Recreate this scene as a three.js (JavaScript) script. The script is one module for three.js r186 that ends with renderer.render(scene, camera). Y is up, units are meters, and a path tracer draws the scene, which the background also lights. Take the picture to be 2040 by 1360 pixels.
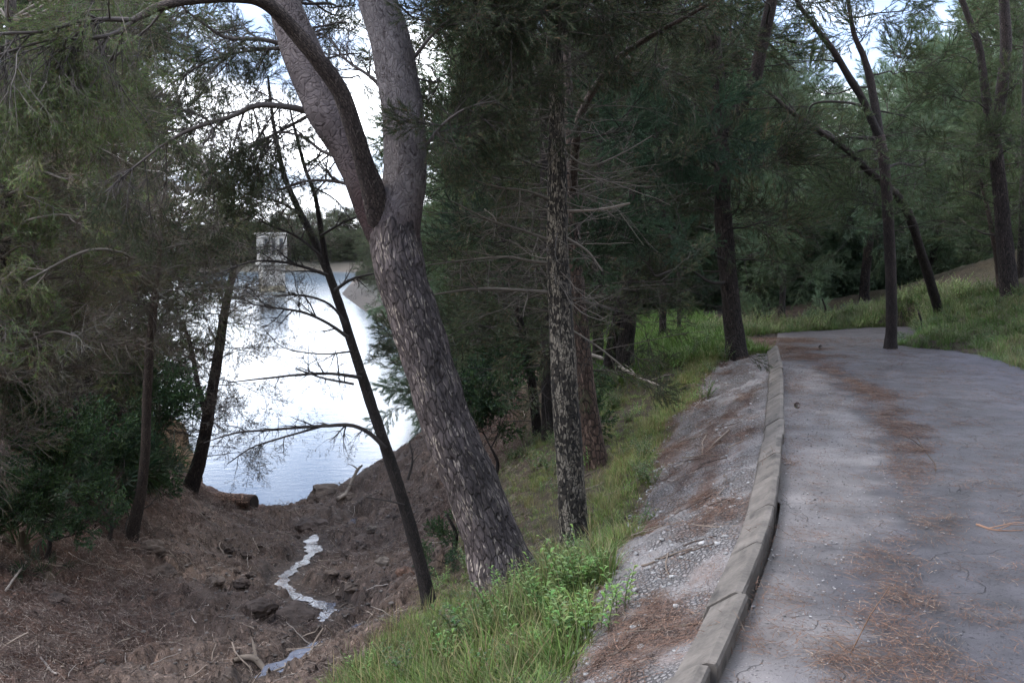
import * as THREE from 'three';

// ------------------------------------------------------------------ camera, sky, sun, exposure
const scene = new THREE.Scene();
const PW = 2040, PH = 1360, FOC = 1983, EYE = 1.6, HORIZON = 500;
const camera = new THREE.PerspectiveCamera(2 * Math.atan(PH / 2 / FOC) * 180 / Math.PI, PW / PH, 0.1, 4000);
camera.position.set(0, EYE, 0);
const PITCH = Math.atan((PH / 2 - HORIZON) / FOC);
camera.rotation.set(-PITCH, 0, 0);
camera.updateMatrixWorld(true);

const renderer = new THREE.WebGLRenderer({ antialias: true });
renderer.toneMapping = THREE.LinearToneMapping;
renderer.toneMappingExposure = 4.9;
renderer.shadowMap.enabled = true;

// random numbers and noise, all seeded
function rngOf(seed) { let a = seed >>> 0; return () => { a = (a + 0x6D2B79F5) | 0; let t = Math.imul(a ^ (a >>> 15), 1 | a); t = (t + Math.imul(t ^ (t >>> 7), 61 | t)) ^ t; return ((t ^ (t >>> 14)) >>> 0) / 4294967296; }; }
const P = new Uint8Array(512);
{ const r = rngOf(77), p = [...Array(256).keys()]; for (let i = 255; i > 0; i--) { const j = Math.floor(r() * (i + 1)); [p[i], p[j]] = [p[j], p[i]]; } for (let i = 0; i < 512; i++) P[i] = p[i & 255]; }
const fade = t => t * t * t * (t * (t * 6 - 15) + 10), mixf = (a, b, t) => a + (b - a) * t, clamp = (v, a = 0, b = 1) => v < a ? a : v > b ? b : v;
const smooth = (a, b, v) => { const t = clamp((v - a) / (b - a)); return t * t * (3 - 2 * t); };
function g3(h, x, y, z) { h &= 15; const u = h < 8 ? x : y, v = h < 4 ? y : (h === 12 || h === 14) ? x : z; return ((h & 1) ? -u : u) + ((h & 2) ? -v : v); }
function noise3(x, y, z, per = 256) {          // gradient noise, -1..1; per = period in cells
  const w = n => ((n % per) + per) % per;
  const X = Math.floor(x), Y = Math.floor(y), Z = Math.floor(z); x -= X; y -= Y; z -= Z;
  const x0 = w(X), x1 = w(X + 1), y0 = w(Y), y1 = w(Y + 1), z0 = Z & 255, z1 = (Z + 1) & 255, u = fade(x), v = fade(y), s = fade(z);
  const A = P[P[x0] + y0], B = P[P[x1] + y0], C = P[P[x0] + y1], D = P[P[x1] + y1];
  return mixf(mixf(mixf(g3(P[A + z0], x, y, z), g3(P[B + z0], x - 1, y, z), u), mixf(g3(P[C + z0], x, y - 1, z), g3(P[D + z0], x - 1, y - 1, z), u), v),
    mixf(mixf(g3(P[A + z1], x, y, z - 1), g3(P[B + z1], x - 1, y, z - 1), u), mixf(g3(P[C + z1], x, y - 1, z - 1), g3(P[D + z1], x - 1, y - 1, z - 1), u), v), s);
}
const noise2 = (x, y, s = 0.5) => noise3(x, y, s);
function fbm(x, y, oct = 4, s = 0.5) { let v = 0, a = 0.5, f = 1; for (let i = 0; i < oct; i++) { v += a * noise3(x * f, y * f, s + i * 7.3); a *= 0.5; f *= 2.03; } return v; }
function pfbm(x, y, per, oct = 4, s = 0.5) { let v = 0, a = 0.5, f = 1; for (let i = 0; i < oct; i++) { v += a * noise3(x * f, y * f, s + i * 7.3, per * f); a *= 0.5; f *= 2; } return v; }   // tiles every per cells

// overcast sky with bright cloud and some blue between
const SUN_DIR = new THREE.Vector3(-0.60, 0.78, 0.12).normalize();
{
  const w = 1024, h = 512, d = new Float32Array(w * h * 4);
  for (let j = 0; j < h; j++) for (let i = 0; i < w; i++) {
    const el = ((j + 0.5) / h - 0.5) * Math.PI, az = ((i + 0.5) / w - 0.5) * 2 * Math.PI;
    const x = Math.cos(el) * Math.cos(az), y = Math.sin(el), z = Math.cos(el) * Math.sin(az);
    const k = 1 / (Math.max(y, 0) + 0.22), n = fbm(x * k * 1.5 + 3, z * k * 1.5, 5, 2.5) + 0.35 * fbm(x * 9, z * 9 + y * 9, 3, 6.5);
    const c = smooth(-0.16, 0.14, n - 0.05 + 0.28 * (1 - smooth(0.03, 0.16, y))), shade = 0.93 + 0.3 * fbm(x * k * 2.5 + 9, z * k * 2.5, 3, 8.5);
    const hz = 1 - smooth(0, 0.35, y), o = (j * w + i) * 4, bl = 0.40;
    d[o] = mixf(mixf(0.34, 0.7, hz) * bl, 1.08 * shade * (1 + 0.3 * hz), c); d[o + 1] = mixf(mixf(0.52, 0.82, hz) * bl, 1.12 * shade * (1 + 0.3 * hz), c); d[o + 2] = mixf(mixf(0.95, 1.0, hz) * bl, 1.2 * shade * (1 + 0.3 * hz), c); d[o + 3] = 1;
  }
  const sky = new THREE.DataTexture(d, w, h, THREE.RGBAFormat, THREE.FloatType);
  sky.mapping = THREE.EquirectangularReflectionMapping; sky.magFilter = THREE.LinearFilter; sky.minFilter = THREE.LinearFilter; sky.needsUpdate = true;
  scene.background = sky; scene.environment = sky;
}
const sun = new THREE.DirectionalLight(new THREE.Color(1, 0.96, 0.88), 0.55);
sun.position.copy(SUN_DIR).multiplyScalar(60); sun.castShadow = true; sun.shadow.radius = 40; sun.shadow.mapSize.set(2048, 2048);
Object.assign(sun.shadow.camera, { left: -40, right: 40, top: 40, bottom: -40, near: 1, far: 160 });
scene.add(sun, sun.target);

// ------------------------------------------------------------------ helpers
const V = (x, y, z) => new THREE.Vector3(x, y, z);
const FWD = V(0, -Math.sin(PITCH), -Math.cos(PITCH)), UPV = V(0, Math.cos(PITCH), -Math.sin(PITCH));
function ray(px, py) { return V((px - PW / 2) / FOC, 0, 0).addScaledVector(UPV, (PH / 2 - py) / FOC).add(FWD); }
function at(px, py, dist) { const r = ray(px, py); return r.multiplyScalar(dist / -r.z).add(camera.position); }      // the point seen there, dist metres in front (level distance)
function onY(px, py, y) { const r = ray(px, py); return r.multiplyScalar((y - EYE) / r.y).add(camera.position); }     // the point seen there at height y
const taken = {};
function numbered(n) { const k = taken[n] = (taken[n] ?? -1) + 1; return k ? `${n}_${String(k).padStart(3, '0')}` : n; }
function tag(o, label, category, group, kind) { if (label) o.userData.label = label; if (category) o.userData.category = category; if (group) o.userData.group = group; if (kind) o.userData.kind = kind; return o; }
function shade(o) { o.traverse(m => { if (m.isMesh) { m.castShadow = true; m.receiveShadow = true; } }); return o; }
function mesh(name, geo, mat, parent, kind) { const m = new THREE.Mesh(geo, mat); m.name = parent ? name : numbered(name); m.castShadow = m.receiveShadow = true; if (kind) m.userData.kind = kind; (parent || scene).add(m); return m; }
function thing(name, label, category, pos, group) { const g = new THREE.Group(); g.name = numbered(name); if (pos) g.position.copy(pos); scene.add(g); return tag(g, label, category, group); }

// collects triangles
class Acc {
  constructor() { this.p = []; this.u = []; this.c = []; this.i = []; }
  get n() { return this.p.length / 3; }
  tube(pts, rad, sides, o = {}) {
    const { flare = 0, amp = 0, freq = 8, stretch = 0.35, col = null, origin = null, cap = true, uvOff = 0, seed = 0, ridge = 0 } = o, n = pts.length;
    const T = V(), N = V(), B = V(), q = V(); let len = 0; const base = this.n;
    let ref = V(0, 0, 1); T.subVectors(pts[1], pts[0]).normalize(); if (Math.abs(T.z) > 0.9) ref.set(1, 0, 0); N.crossVectors(T, ref).normalize();
    for (let k = 0; k < n; k++) {
      T.subVectors(pts[Math.min(k + 1, n - 1)], pts[Math.max(k - 1, 0)]).normalize();
      N.addScaledVector(T, -N.dot(T)).normalize(); B.crossVectors(T, N);
      if (k) len += pts[k].distanceTo(pts[k - 1]);
      for (let s = 0; s <= sides; s++) {
        const a = (s % sides) / sides * 2 * Math.PI, cx = Math.cos(a), sx = Math.sin(a); let r = rad[k];
        if (amp) {
          const R = Math.max(rad[k], 0.02);
          const e = noise3(cx * R * freq + seed, sx * R * freq, len * freq * stretch + seed), f = noise3(cx * R * freq * 2.7 + 9, sx * R * freq * 2.7, len * freq * stretch * 2.7);
          r += amp * (e + 0.6 * f) - ridge * Math.abs(f);
        }
        if (flare) r *= 1 + flare * Math.exp(-Math.max(len - 0.3, 0) / 0.16) * (0.55 + 0.45 * Math.cos(3 * a + seed) + 0.3 * Math.cos(5 * a + seed * 2));
        q.copy(pts[k]).addScaledVector(N, cx * r).addScaledVector(B, sx * r); if (origin) q.sub(origin);
        this.p.push(q.x, q.y, q.z); this.u.push(s / sides * Math.max(1, Math.round(2 * Math.PI * rad[0] / 0.5)) * 0.5 + uvOff, len);
        if (col) { const c = typeof col === 'function' ? col(k / (n - 1), a, q, len) : col; this.c.push(c[0], c[1], c[2]); }
      }
    }
    for (let k = 0; k < n - 1; k++) for (let s = 0; s < sides; s++) { const a = base + k * (sides + 1) + s, b = a + sides + 1; this.i.push(a, a + 1, b, b, a + 1, b + 1); }
    if (cap) for (const k of [0, n - 1]) {
      const c = this.n; q.copy(pts[k]); if (origin) q.sub(origin); this.p.push(q.x, q.y, q.z); this.u.push(0, 0); if (col) { const cc = typeof col === 'function' ? col(k ? 1 : 0, 0, q, len) : col; this.c.push(...cc); }
      for (let s = 0; s < sides; s++) { const a = base + k * (sides + 1) + s; k ? this.i.push(c, a, a + 1) : this.i.push(c, a + 1, a); }
    }
    return this;
  }
  tri(a, b, c, col) { const n = this.n; for (const q of [a, b, c]) { this.p.push(q.x, q.y, q.z); this.u.push(0, 0); if (col) this.c.push(...col); } this.i.push(n, n + 1, n + 2); return this; }
  geo(smoothed = true) {
    const g = new THREE.BufferGeometry(); g.setAttribute('position', new THREE.Float32BufferAttribute(this.p, 3)); g.setAttribute('uv', new THREE.Float32BufferAttribute(this.u, 2));
    if (this.c.length) g.setAttribute('color', new THREE.Float32BufferAttribute(this.c, 3)); g.setIndex(this.i); if (smoothed) g.computeVertexNormals(); return g;
  }
}
// a smooth run through points with radii: [[Vector3, r], ...] -> {pts, rad}
function run(list, step) {
  const curve = new THREE.CatmullRomCurve3(list.map(e => e[0]), false, 'centripetal'), L = curve.getLength(), n = Math.max(list.length, Math.ceil(L / step)), pts = [], rad = [];
  for (let k = 0; k <= n; k++) { const t = k / n, f = t * (list.length - 1), j = Math.min(Math.floor(f), list.length - 2); pts.push(curve.getPoint(t)); rad.push(mixf(list[j][1], list[j + 1][1], f - j)); }
  return { pts, rad };
}

// ------------------------------------------------------------------ textures
function tex(w, h, fn, srgb = true) {
  const d = new Uint8Array(w * h * 4), o = [0, 0, 0];
  for (let j = 0; j < h; j++) for (let i = 0; i < w; i++) { fn(i / w, j / h, o); const k = (j * w + i) * 4; for (let c = 0; c < 3; c++) { const v = clamp(o[c]); d[k + c] = 255 * (srgb ? (v <= 0.0031308 ? v * 12.92 : 1.055 * Math.pow(v, 1 / 2.4) - 0.055) : v); } d[k + 3] = 255; }
  const t = new THREE.DataTexture(d, w, h); t.wrapS = t.wrapT = THREE.RepeatWrapping; t.magFilter = THREE.LinearFilter; t.minFilter = THREE.LinearFilter; if (srgb) t.colorSpace = THREE.SRGBColorSpace; t.needsUpdate = true; return t;
}
// cells in a tiling nx x ny grid: returns f1, f2-f1, id
function cellsOf(nx, ny, seed, jitter = 0.9) {
  const r = rngOf(seed), X = new Float32Array(nx * ny), Y = new Float32Array(nx * ny), I = new Float32Array(nx * ny);
  for (let k = 0; k < nx * ny; k++) { X[k] = 0.5 + (r() - 0.5) * jitter; Y[k] = 0.5 + (r() - 0.5) * jitter; I[k] = r(); }
  return (u, v, out) => {
    u = (u - Math.floor(u)) * nx; v = (v - Math.floor(v)) * ny; const cu = Math.floor(u), cv = Math.floor(v); let a = 9, b = 9, id = 0;
    for (let y = -1; y <= 1; y++) for (let x = -1; x <= 1; x++) { const k = ((cv + y + ny) % ny) * nx + (cu + x + nx) % nx, dx = cu + x + X[k] - u, dy = cv + y + Y[k] - v, e = Math.sqrt(dx * dx + dy * dy); if (e < a) { b = a; a = e; id = I[k]; } else if (e < b) b = e; }
    out[0] = a; out[1] = b - a; out[2] = id;
  };
}
const tmp3 = [0, 0, 0];
// pine bark in plates, 0.5 m across and 1 m up
function barkMaps(nx, ny, seed, { plateA, plateB, gap, fleck, fleckAmt, fs, patchy, warp = 1, contrast = 1 }) {
  const cell = cellsOf(nx, ny, seed), fine = cellsOf(nx * 3, ny * 3, seed + 5), flk = cellsOf(Math.round(nx * (fs || 3)), Math.round(ny * (fs || 3) * 0.6), seed + 9);
  const look = (u, v, o) => {
    const wu = u + warp * (0.05 * pfbm(u * 8, v * 8, 8, 3, seed) + 0.06 * pfbm(u * 3, v * 3, 3, 2, seed + 3)), wv = v + warp * 0.04 * pfbm(u * 8, v * 8, 8, 3, seed + 20);
    cell(wu, wv, tmp3); const edge = tmp3[1], id = tmp3[2]; fine(wu, wv, tmp3); const e2 = tmp3[1]; flk(wu, wv, tmp3); const e3 = tmp3[1], id2 = tmp3[2], big = pfbm(u * 4, v * 3, 12, 3, seed + 70);
    const n = pfbm(u * 32, v * 24, 8 * 4, 3, seed + 40), plate = smooth(0.03, 0.28, edge + 0.08 * n), flake = smooth(0.0, 0.25, e2);
    o.h = clamp(plate * (0.55 + 0.3 * id) + 0.14 * flake * plate + 0.12 * n, 0, 1); o.plate = plate; o.id = id; o.id2 = id2; o.n = n;
    o.f = smooth(1 - fleckAmt, 1 - fleckAmt * 0.6, id2 + 0.3 * pfbm(u * 16, v * 12, 48, 3, seed + 60) + (patchy || 0.35) * big) * smooth(0.02, 0.35, e3 + 0.15 * n);
  }, L = {};
  const color = tex(512, 1024, (u, v, o) => { look(u, v, L); const k = clamp(0.45 + 0.7 * (L.id - 0.5) + 0.7 * L.n + 0.8 * pfbm(u * 4, v * 4, 4, 3, seed + 90)); for (let c = 0; c < 3; c++) o[c] = mixf(mixf(gap[c], mixf(plateA[c], plateB[c], k), mixf(1, L.plate, contrast)), fleck[c], L.f * 0.85); });
  const bump = tex(512, 1024, (u, v, o) => { look(u, v, L); o[0] = o[1] = o[2] = L.h * 0.8 + L.f * 0.15; }, false);
  return { map: color, bumpMap: bump };
}
const barkMat = (maps, color, bumpScale, rep = 1) => { const m = new THREE.MeshStandardMaterial({ color, roughness: 0.92, vertexColors: true, bumpScale }); for (const k of ['map', 'bumpMap']) { const t = maps[k].clone(); t.repeat.set(2 * rep, 1 * rep); t.needsUpdate = true; m[k] = t; } return m; };
// ------------------------------------------------------------------ bark, needle and ground materials
const bigBark = barkMaps(7, 9, 11, { plateA: [0.035, 0.027, 0.027], plateB: [0.105, 0.086, 0.085], gap: [0.018, 0.013, 0.012], fleck: [0.26, 0.222, 0.19], fleckAmt: 0.13, patchy: 0.8, fs: 4, warp: 1.9, contrast: 0.75 });
const upperBark = barkMaps(20, 24, 23, { plateA: [0.105, 0.094, 0.093], plateB: [0.19, 0.174, 0.171], gap: [0.08, 0.07, 0.068], fleck: [0.045, 0.035, 0.034], fleckAmt: 0.15, fs: 2, warp: 2, contrast: 0.42 });
const lichenBark = barkMaps(8, 18, 31, { plateA: [0.022, 0.019, 0.016], plateB: [0.07, 0.06, 0.05], gap: [0.01, 0.009, 0.008], fleck: [0.29, 0.26, 0.215], fleckAmt: 0.57, fs: 2.4, warp: 1.8, patchy: 1.1 });
const darkBark = barkMaps(8, 10, 47, { plateA: [0.035, 0.027, 0.024], plateB: [0.085, 0.068, 0.060], gap: [0.014, 0.011, 0.010], fleck: [0.15, 0.13, 0.118], fleckAmt: 0.10, warp: 1.5 });
const WHITE = new THREE.Color(1, 1, 1);
const M = {
  big: barkMat(bigBark, WHITE, 0.022), thin: barkMat(darkBark, WHITE, 0.006, 2.6), upper: barkMat(upperBark, WHITE, 0.009), lichen: barkMat(lichenBark, WHITE, 0.012), dark: barkMat(darkBark, WHITE, 0.014),
  twig: new THREE.MeshStandardMaterial({ vertexColors: true, roughness: 0.95 }),
  needle: new THREE.MeshPhysicalMaterial({ vertexColors: true, roughness: 0.9, side: THREE.DoubleSide, transmission: 0.3, thickness: 0, specularIntensity: 0.4 }),
  leaf: new THREE.MeshPhysicalMaterial({ vertexColors: true, roughness: 0.75, side: THREE.DoubleSide, transmission: 0.3, thickness: 0, specularIntensity: 0.5 }),
  litter: new THREE.MeshStandardMaterial({ vertexColors: true, roughness: 1, side: THREE.DoubleSide }),
};

// ------------------------------------------------------------------ the lie of the land
// kerb line in plan (x to the right, d straight ahead), road on its right at height 0
const K0 = [0.76, 3.7], KD = [0.2753, 0.9614];
const BOW = [[-8, -0.75], [-0.25, 0], [0.5, 0.07], [1.3, 0.13], [1.8, 0.165], [2.2, 0.18], [5, 0.19], [7, 0.165], [9, 0.13], [11.7, 0.04], [12.6, -0.01], [20, -0.05]];
function bow(s) { const f = q => { if (q <= BOW[0][0]) return BOW[0][1]; for (let i = 1; i < BOW.length; i++) if (q <= BOW[i][0]) return mixf(BOW[i - 1][1], BOW[i][1], (q - BOW[i - 1][0]) / (BOW[i][0] - BOW[i - 1][0])); return 0; }; return (f(s - 0.4) + f(s - 0.2) + f(s) + f(s + 0.2) + f(s + 0.4)) / 5; }      // the kerb is not quite straight
const toST = (x, d) => { const a = x - K0[0], b = d - K0[1], s = a * KD[0] + b * KD[1]; return [s, a * KD[1] - b * KD[0] - bow(s)]; };       // s along the kerb, t to its right
const fromST = (s, t) => { t += bow(s); return [K0[0] + s * KD[0] + t * KD[1], K0[1] + s * KD[1] - t * KD[0]]; };
const LAKE = EYE - 6.0;
const pts = [];
const cp = (px, py, h) => { const q = onY(px, py, EYE - h); pts.push([q.x, -q.z, q.y]); };     // a spot of ground seen there, h below the eye
const cw = (x, d, y) => pts.push([x, d, y]);
for (let s = -8; s <= 14; s += 2) { const a = fromST(s, 0.25), b = fromST(s, -0.12); cw(a[0], a[1], 0); cw(b[0], b[1], 0.0); }
for (const s of [-7, -2, 3, 8, 12]) { const a = fromST(s, 2.5), b = fromST(s, 5); cw(a[0], a[1], 0); cw(b[0], b[1], s > 6 ? 0.25 : 0.02); }
for (const a of [[5, 18, 0], [7, 20, 0.05], [4, 21, 0], [8, 24, 0.3], [2.9, 18.8, -0.1], [3.5, 15.5, -0.06], [1.6, 18.2, -0.5], [1.9, 16.2, -0.4], [3, 24, 0], [0, 26, -1.2], [10, 16, 1.3], [9, 12, 1.0], [8.4, 18, 0.7], [12, 22, 2]]) cw(...a);
for (const a of [[1300, 1200, 1.85], [1230, 1080, 2.3], [1145, 1100, 2.5], [1010, 1175, 2.5], [855, 1215, 3.2], [1130, 1340, 2.05], [850, 1340, 2.7], [700, 1340, 3.2], [540, 1340, 3.9], [700, 1260, 3.95], [650, 1220, 4.1], [570, 1160, 4.4], [620, 1090, 4.8], [710, 1040, 5.1],
  [550, 1012, 5.97], [655, 1000, 5.75], [765, 926, 4.75], [850, 866, 3.95], [900, 950, 4.0], [900, 1050, 3.8], [860, 1130, 3.5], [780, 1180, 3.85], [1060, 880, 3.2], [1000, 950, 3.1], [1180, 940, 2.5], [1100, 1000, 2.7], [1380, 800, 2.0], [1300, 900, 2.2],
  [0, 1360, 3.6], [250, 1340, 3.9], [450, 1300, 4.0], [300, 1200, 4.0], [500, 1180, 4.15], [0, 1100, 3.4], [255, 1100, 3.9], [400, 1080, 4.3], [375, 985, 4.9], [450, 1000, 5.5], [340, 930, 5.0], [480, 1060, 5.0], [100, 1000, 3.2]]) cp(...a);
for (const a of [[-7, 16, -1.2], [-8.6, 20, -1.6], [-11, 12, 0.5], [-12, 18, 0.8], [-11, 6, 0.4], [-13, 24, 0.5], [-12, 28, -3], [-7.6, 28, -6.4], [-4, 29, -6.2], [-6, 30, -6.6], [-7, 5, -1.6], [-4.5, 4, -2.0], [-2, 4.2, -1.9], [-1.2, 2, -1.3], [-3, 0, -1.8], [-7, 0, -1.2], [-12, 0, 0.5], [-1.2, -3, -0.9], [-5, 26.5, -6.2], [-3, 26, -5.4], [-7, 26.5, -6.2], [-9.2, 24, -3.6], [-2, 24.5, -3.6], [-1, 19, -1.9]]) cw(...a);
const TPS = (() => {
  const n = pts.length, N = n + 3, A = Array.from({ length: N }, () => new Float64Array(N + 1)), U = r2 => r2 < 1e-9 ? 0 : 0.5 * r2 * Math.log(r2);
  for (let i = 0; i < n; i++) { for (let j = 0; j < n; j++) A[i][j] = U((pts[i][0] - pts[j][0]) ** 2 + (pts[i][1] - pts[j][1]) ** 2); A[i][i] += 0.02; A[i][n] = A[n][i] = 1; A[i][n + 1] = A[n + 1][i] = pts[i][0]; A[i][n + 2] = A[n + 2][i] = pts[i][1]; A[i][N] = pts[i][2]; }
  for (let c = 0; c < N; c++) { let p = c; for (let r = c + 1; r < N; r++) if (Math.abs(A[r][c]) > Math.abs(A[p][c])) p = r; [A[c], A[p]] = [A[p], A[c]]; for (let r = 0; r < N; r++) if (r !== c && A[r][c]) { const f = A[r][c] / A[c][c]; for (let k = c; k <= N; k++) A[r][k] -= f * A[c][k]; } }
  const w = A.map((r, i) => r[N] / r[i]);
  return (x, d) => { let v = w[n] + w[n + 1] * x + w[n + 2] * d; for (let i = 0; i < n; i++) { const a = x - pts[i][0], b = d - pts[i][1], r2 = a * a + b * b; if (r2 > 1e-9) v += w[i] * 0.5 * r2 * Math.log(r2); } return v; };
})();
function along(list, d) { if (d <= list[0][0]) return list[0][1]; for (let i = 1; i < list.length; i++) if (d <= list[i][0]) return mixf(list[i - 1][1], list[i][1], (d - list[i - 1][0]) / (list[i][0] - list[i - 1][0])); return list[list.length - 1][1]; }
const SHORE_R = [[22, -2.5], [35, -3.2], [70, -8], [140, -24], [290, -44], [400, -50]], SHORE_L = [[24, -8.6], [40, -15], [80, -32], [150, -62], [290, -120], [400, -160]];
function farLand(x, d) {           // lake basin, its shores and the hill behind it
  const e = Math.max(SHORE_L[0][1] > 0 ? 0 : along(SHORE_L, d) - x, x - along(SHORE_R, d), (d - 292 - 6 * noise2(x * 0.03, 1)) * 0.8);
  if (d < 20) return x > -2 ? 0.1 * clamp((x - 5) * 0.5, 0, 30) : 0.5 + 0.12 * clamp(-x - 10, 0, 60);
  const up = e <= 0 ? Math.max(e * 0.4, -4) : Math.min(e * 0.42, 3.6) + Math.min(Math.max(e - 9, 0) * 0.1, 12);
  return LAKE + up + (e > 2 ? 0.5 * fbm(x * 0.12, d * 0.12, 3) : 0);
}
// the trickle of water down the gully
const STREAM = [
  { p: [[705, 1036, 5.15, 0.05], [712, 1043, 5.1, 0.13], [722, 1046, 5.07, 0.03]] },
  { p: [[626, 1066, 4.98, 0.06], [620, 1082, 4.9, 0.2], [628, 1098, 4.8, 0.16], [606, 1118, 4.68, 0.12], [580, 1138, 4.55, 0.13], [564, 1157, 4.42, 0.13], [570, 1175, 4.32, 0.14], [598, 1192, 4.22, 0.12], [630, 1200, 4.17, 0.12], [650, 1213, 4.12, 0.2], [648, 1230, 4.08, 0.14], [640, 1240, 4.06, 0.03]] },
  { p: [[738, 1246, 3.97, 0.04], [715, 1256, 3.96, 0.09], [688, 1272, 3.95, 0.03]] },
  { p: [[655, 1284, 3.93, 0.04], [632, 1291, 3.92, 0.08], [605, 1305, 3.91, 0.07], [580, 1322, 3.9, 0.09], [556, 1335, 3.89, 0.09], [536, 1352, 3.88, 0.07], [520, 1385, 3.87, 0.05]] },
];
const streamPts = [];
for (const s of STREAM) {
  s.w = s.p.map(([px, py, h, w]) => { const q = onY(px, py, EYE - h); return [q, w]; });
  const r = run(s.w, 0.06); s.r = r; r.pts.forEach((q, i) => streamPts.push([q.x, -q.z, q.y, r.rad[i]]));
}
const bedPts = run([[onY(700, 1030, EYE - 5.2), 1], ...STREAM[1].w.map(e => [e[0], 1]), ...STREAM[3].w.map(e => [e[0], 1])], 0.25).pts.map(q => [q.x, -q.z, q.y]);
const bedDist = (x, d) => { let m = 1e9; for (const q of bedPts) { const e = (x - q[0]) ** 2 + (d - q[1]) ** 2; if (e < m) m = e; } return Math.sqrt(m); };
const EDGE_G = [[2, -1.9], [5, -1.6], [7.5, -1.15], [8.9, -0.95], [12, -0.75], [15, -0.45], [18, 0], [25, 0.8]];            // left edge of the grass
const RUB = [[-8, -0.9], [0, -0.72], [4.2, -1.05], [7.4, -1.2], [10, -1.0], [12.2, -0.75], [14, -0.3]];
const roadPoly = [...[-8, -6, -4, -2, -1, 0, 0.5, 1, 1.5, 2, 3, 4, 6, 8, 10, 12, 12.6].map(s => fromST(s, 0)), [4.05, 16.6], [4.2, 17.6], [4.42, 18.8], [6, 19.8], [8.3, 20.8], [7.9, 19.2], [7.1, 17.4], [6.32, 16.5], [6.5, 16.05], [6.95, 15.6], [6.9, 14.2], [6.75, 13.1], [6.5, 11], [6.1, 8], [5.6, 4], [5.4, -4]];
function inPoly(x, d, P) { let c = false; for (let i = 0, j = P.length - 1; i < P.length; j = i++) if ((P[i][1] > d) !== (P[j][1] > d) && x < (P[j][0] - P[i][0]) * (d - P[i][1]) / (P[j][1] - P[i][1]) + P[i][0]) c = !c; return c; }
function polyDist(x, d, P) { let m = 1e9; for (let i = 0, j = P.length - 1; i < P.length; j = i++) { const ax = P[j][0], ay = P[j][1], bx = P[i][0] - ax, by = P[i][1] - ay, t = clamp(((x - ax) * bx + (d - ay) * by) / (bx * bx + by * by)), e = (ax + bx * t - x) ** 2 + (ay + by * t - d) ** 2; if (e < m) m = e; } return Math.sqrt(m); }
function region(x, d) {            // weights of road bed, rubble, grass, mud; the rest is needle litter
  const [s, t] = toST(x, d), o = { s, t, road: 0, rub: 0, grass: 0, mud: 0, wood: 0 };
  const wob = 0.28 * fbm(x * 1.7, d * 1.7, 3, 3.5);
  if (d < 25 && x < 9) { const e = polyDist(x, d, roadPoly); o.rd = inPoly(x, d, roadPoly) ? e : -e; } else o.rd = -9;
  o.road = o.rd > 0 ? 1 : 0;
  if (s < 14 && t < -0.1) o.rub = smooth(-0.16, 0.1, t - along(RUB, s) + wob) * (1 - smooth(12.4, 13.8, s));
  const ge = x - along(EDGE_G, d) + wob * 1.6;
  o.grass = smooth(-0.2, 0.25, ge) * (1 - o.rub) * (1 - smooth(15.6, 17.5, d) * (t < -0.2 ? 0.25 : 0));
  if (t > 0 || s > 12.8 && o.rd > -0.4) { o.grass = smooth(0, -0.4, o.rd) * (d > 18.8 && x < 7.2 ? smooth(-1.9, -1.1, o.rd) : 1); if (d > 18.8) o.wood = smooth(-1.0, -1.8, o.rd) * smooth(7.6, 6.8, x); if (o.rd > -0.4) o.rub = 0; }
  if (t < -1.4 && d > 9.5) o.wood = smooth(0.2, 1.2, ge) * smooth(9.5, 11.5, d);
  const b = d < 28 && x < 2 && x > -12 ? bedDist(x, d) : 9;
  o.bed = b; o.mud = smooth(2.0, 1.1, b + wob * 1.9 - 0.12 * Math.max(d - 11, 0)) * (1 - o.grass);
  return o;
}
const cacheY = new Map();
function groundY(x, d, R) {
  const R2 = Math.hypot(x + 1, d - 12), wgt = smooth(15.5, 24, R2); let y;
  if (wgt >= 1) y = farLand(x, d); else { y = TPS(x, d); if (wgt > 0) y = mixf(y, farLand(x, d), wgt); }
  if (R2 > 26) return y;
  R = R || region(x, d);
  if ((R.t > -0.15 || R.s > 12.8) && R.rd > -0.3) y = mixf(y, R.rd > 0 ? -0.05 : 0, smooth(-0.3, 0.0, R.rd));
  const off = R.t > 0 || R.s > 12.8 ? smooth(0, -0.5, R.rd) : smooth(-0.1, -0.35, R.t);
  if (off > 0) {
    const n = fbm(x * 0.9, d * 0.9, 3, 1.5), f = fbm(x * 4.2, d * 4.2, 3, 4.5), r = 0.5 - Math.abs(fbm(x * 1.6 + 0.8 * n, d * 2.1, 4, 9.5)), g = 0.5 - Math.abs(fbm(x * 7.5, d * 7.5, 2, 15.5));
    const shelf = R.mud * (0.15 * smooth(0.30, 0.46, r) + 0.03 * smooth(0.30, 0.48, g)) + (1 - R.mud) * (1 - R.grass) * (1 - R.rub) * 0.07 * smooth(0.36, 0.48, r);
    y += off * (0.10 * n * (1 - 0.6 * R.rub) + 0.055 * f + shelf * smooth(25, 21, d) + R.rub * (0.085 * g + 0.05 * fbm(R.s * 2.2, R.t * 6, 3, 19.5) - 0.035));
  }
  if (R.bed < 2 && d > 8) for (const q of streamPts) { const e = Math.hypot(x - q[0], d - q[1]); if (e < q[3] + 0.22) { const k = smooth(q[3] + 0.22, q[3] * 0.7, e); y = mixf(y, q[2] - 0.035, k); } }
  return y;
}
const ground = (x, z) => groundY(x, -z);
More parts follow.
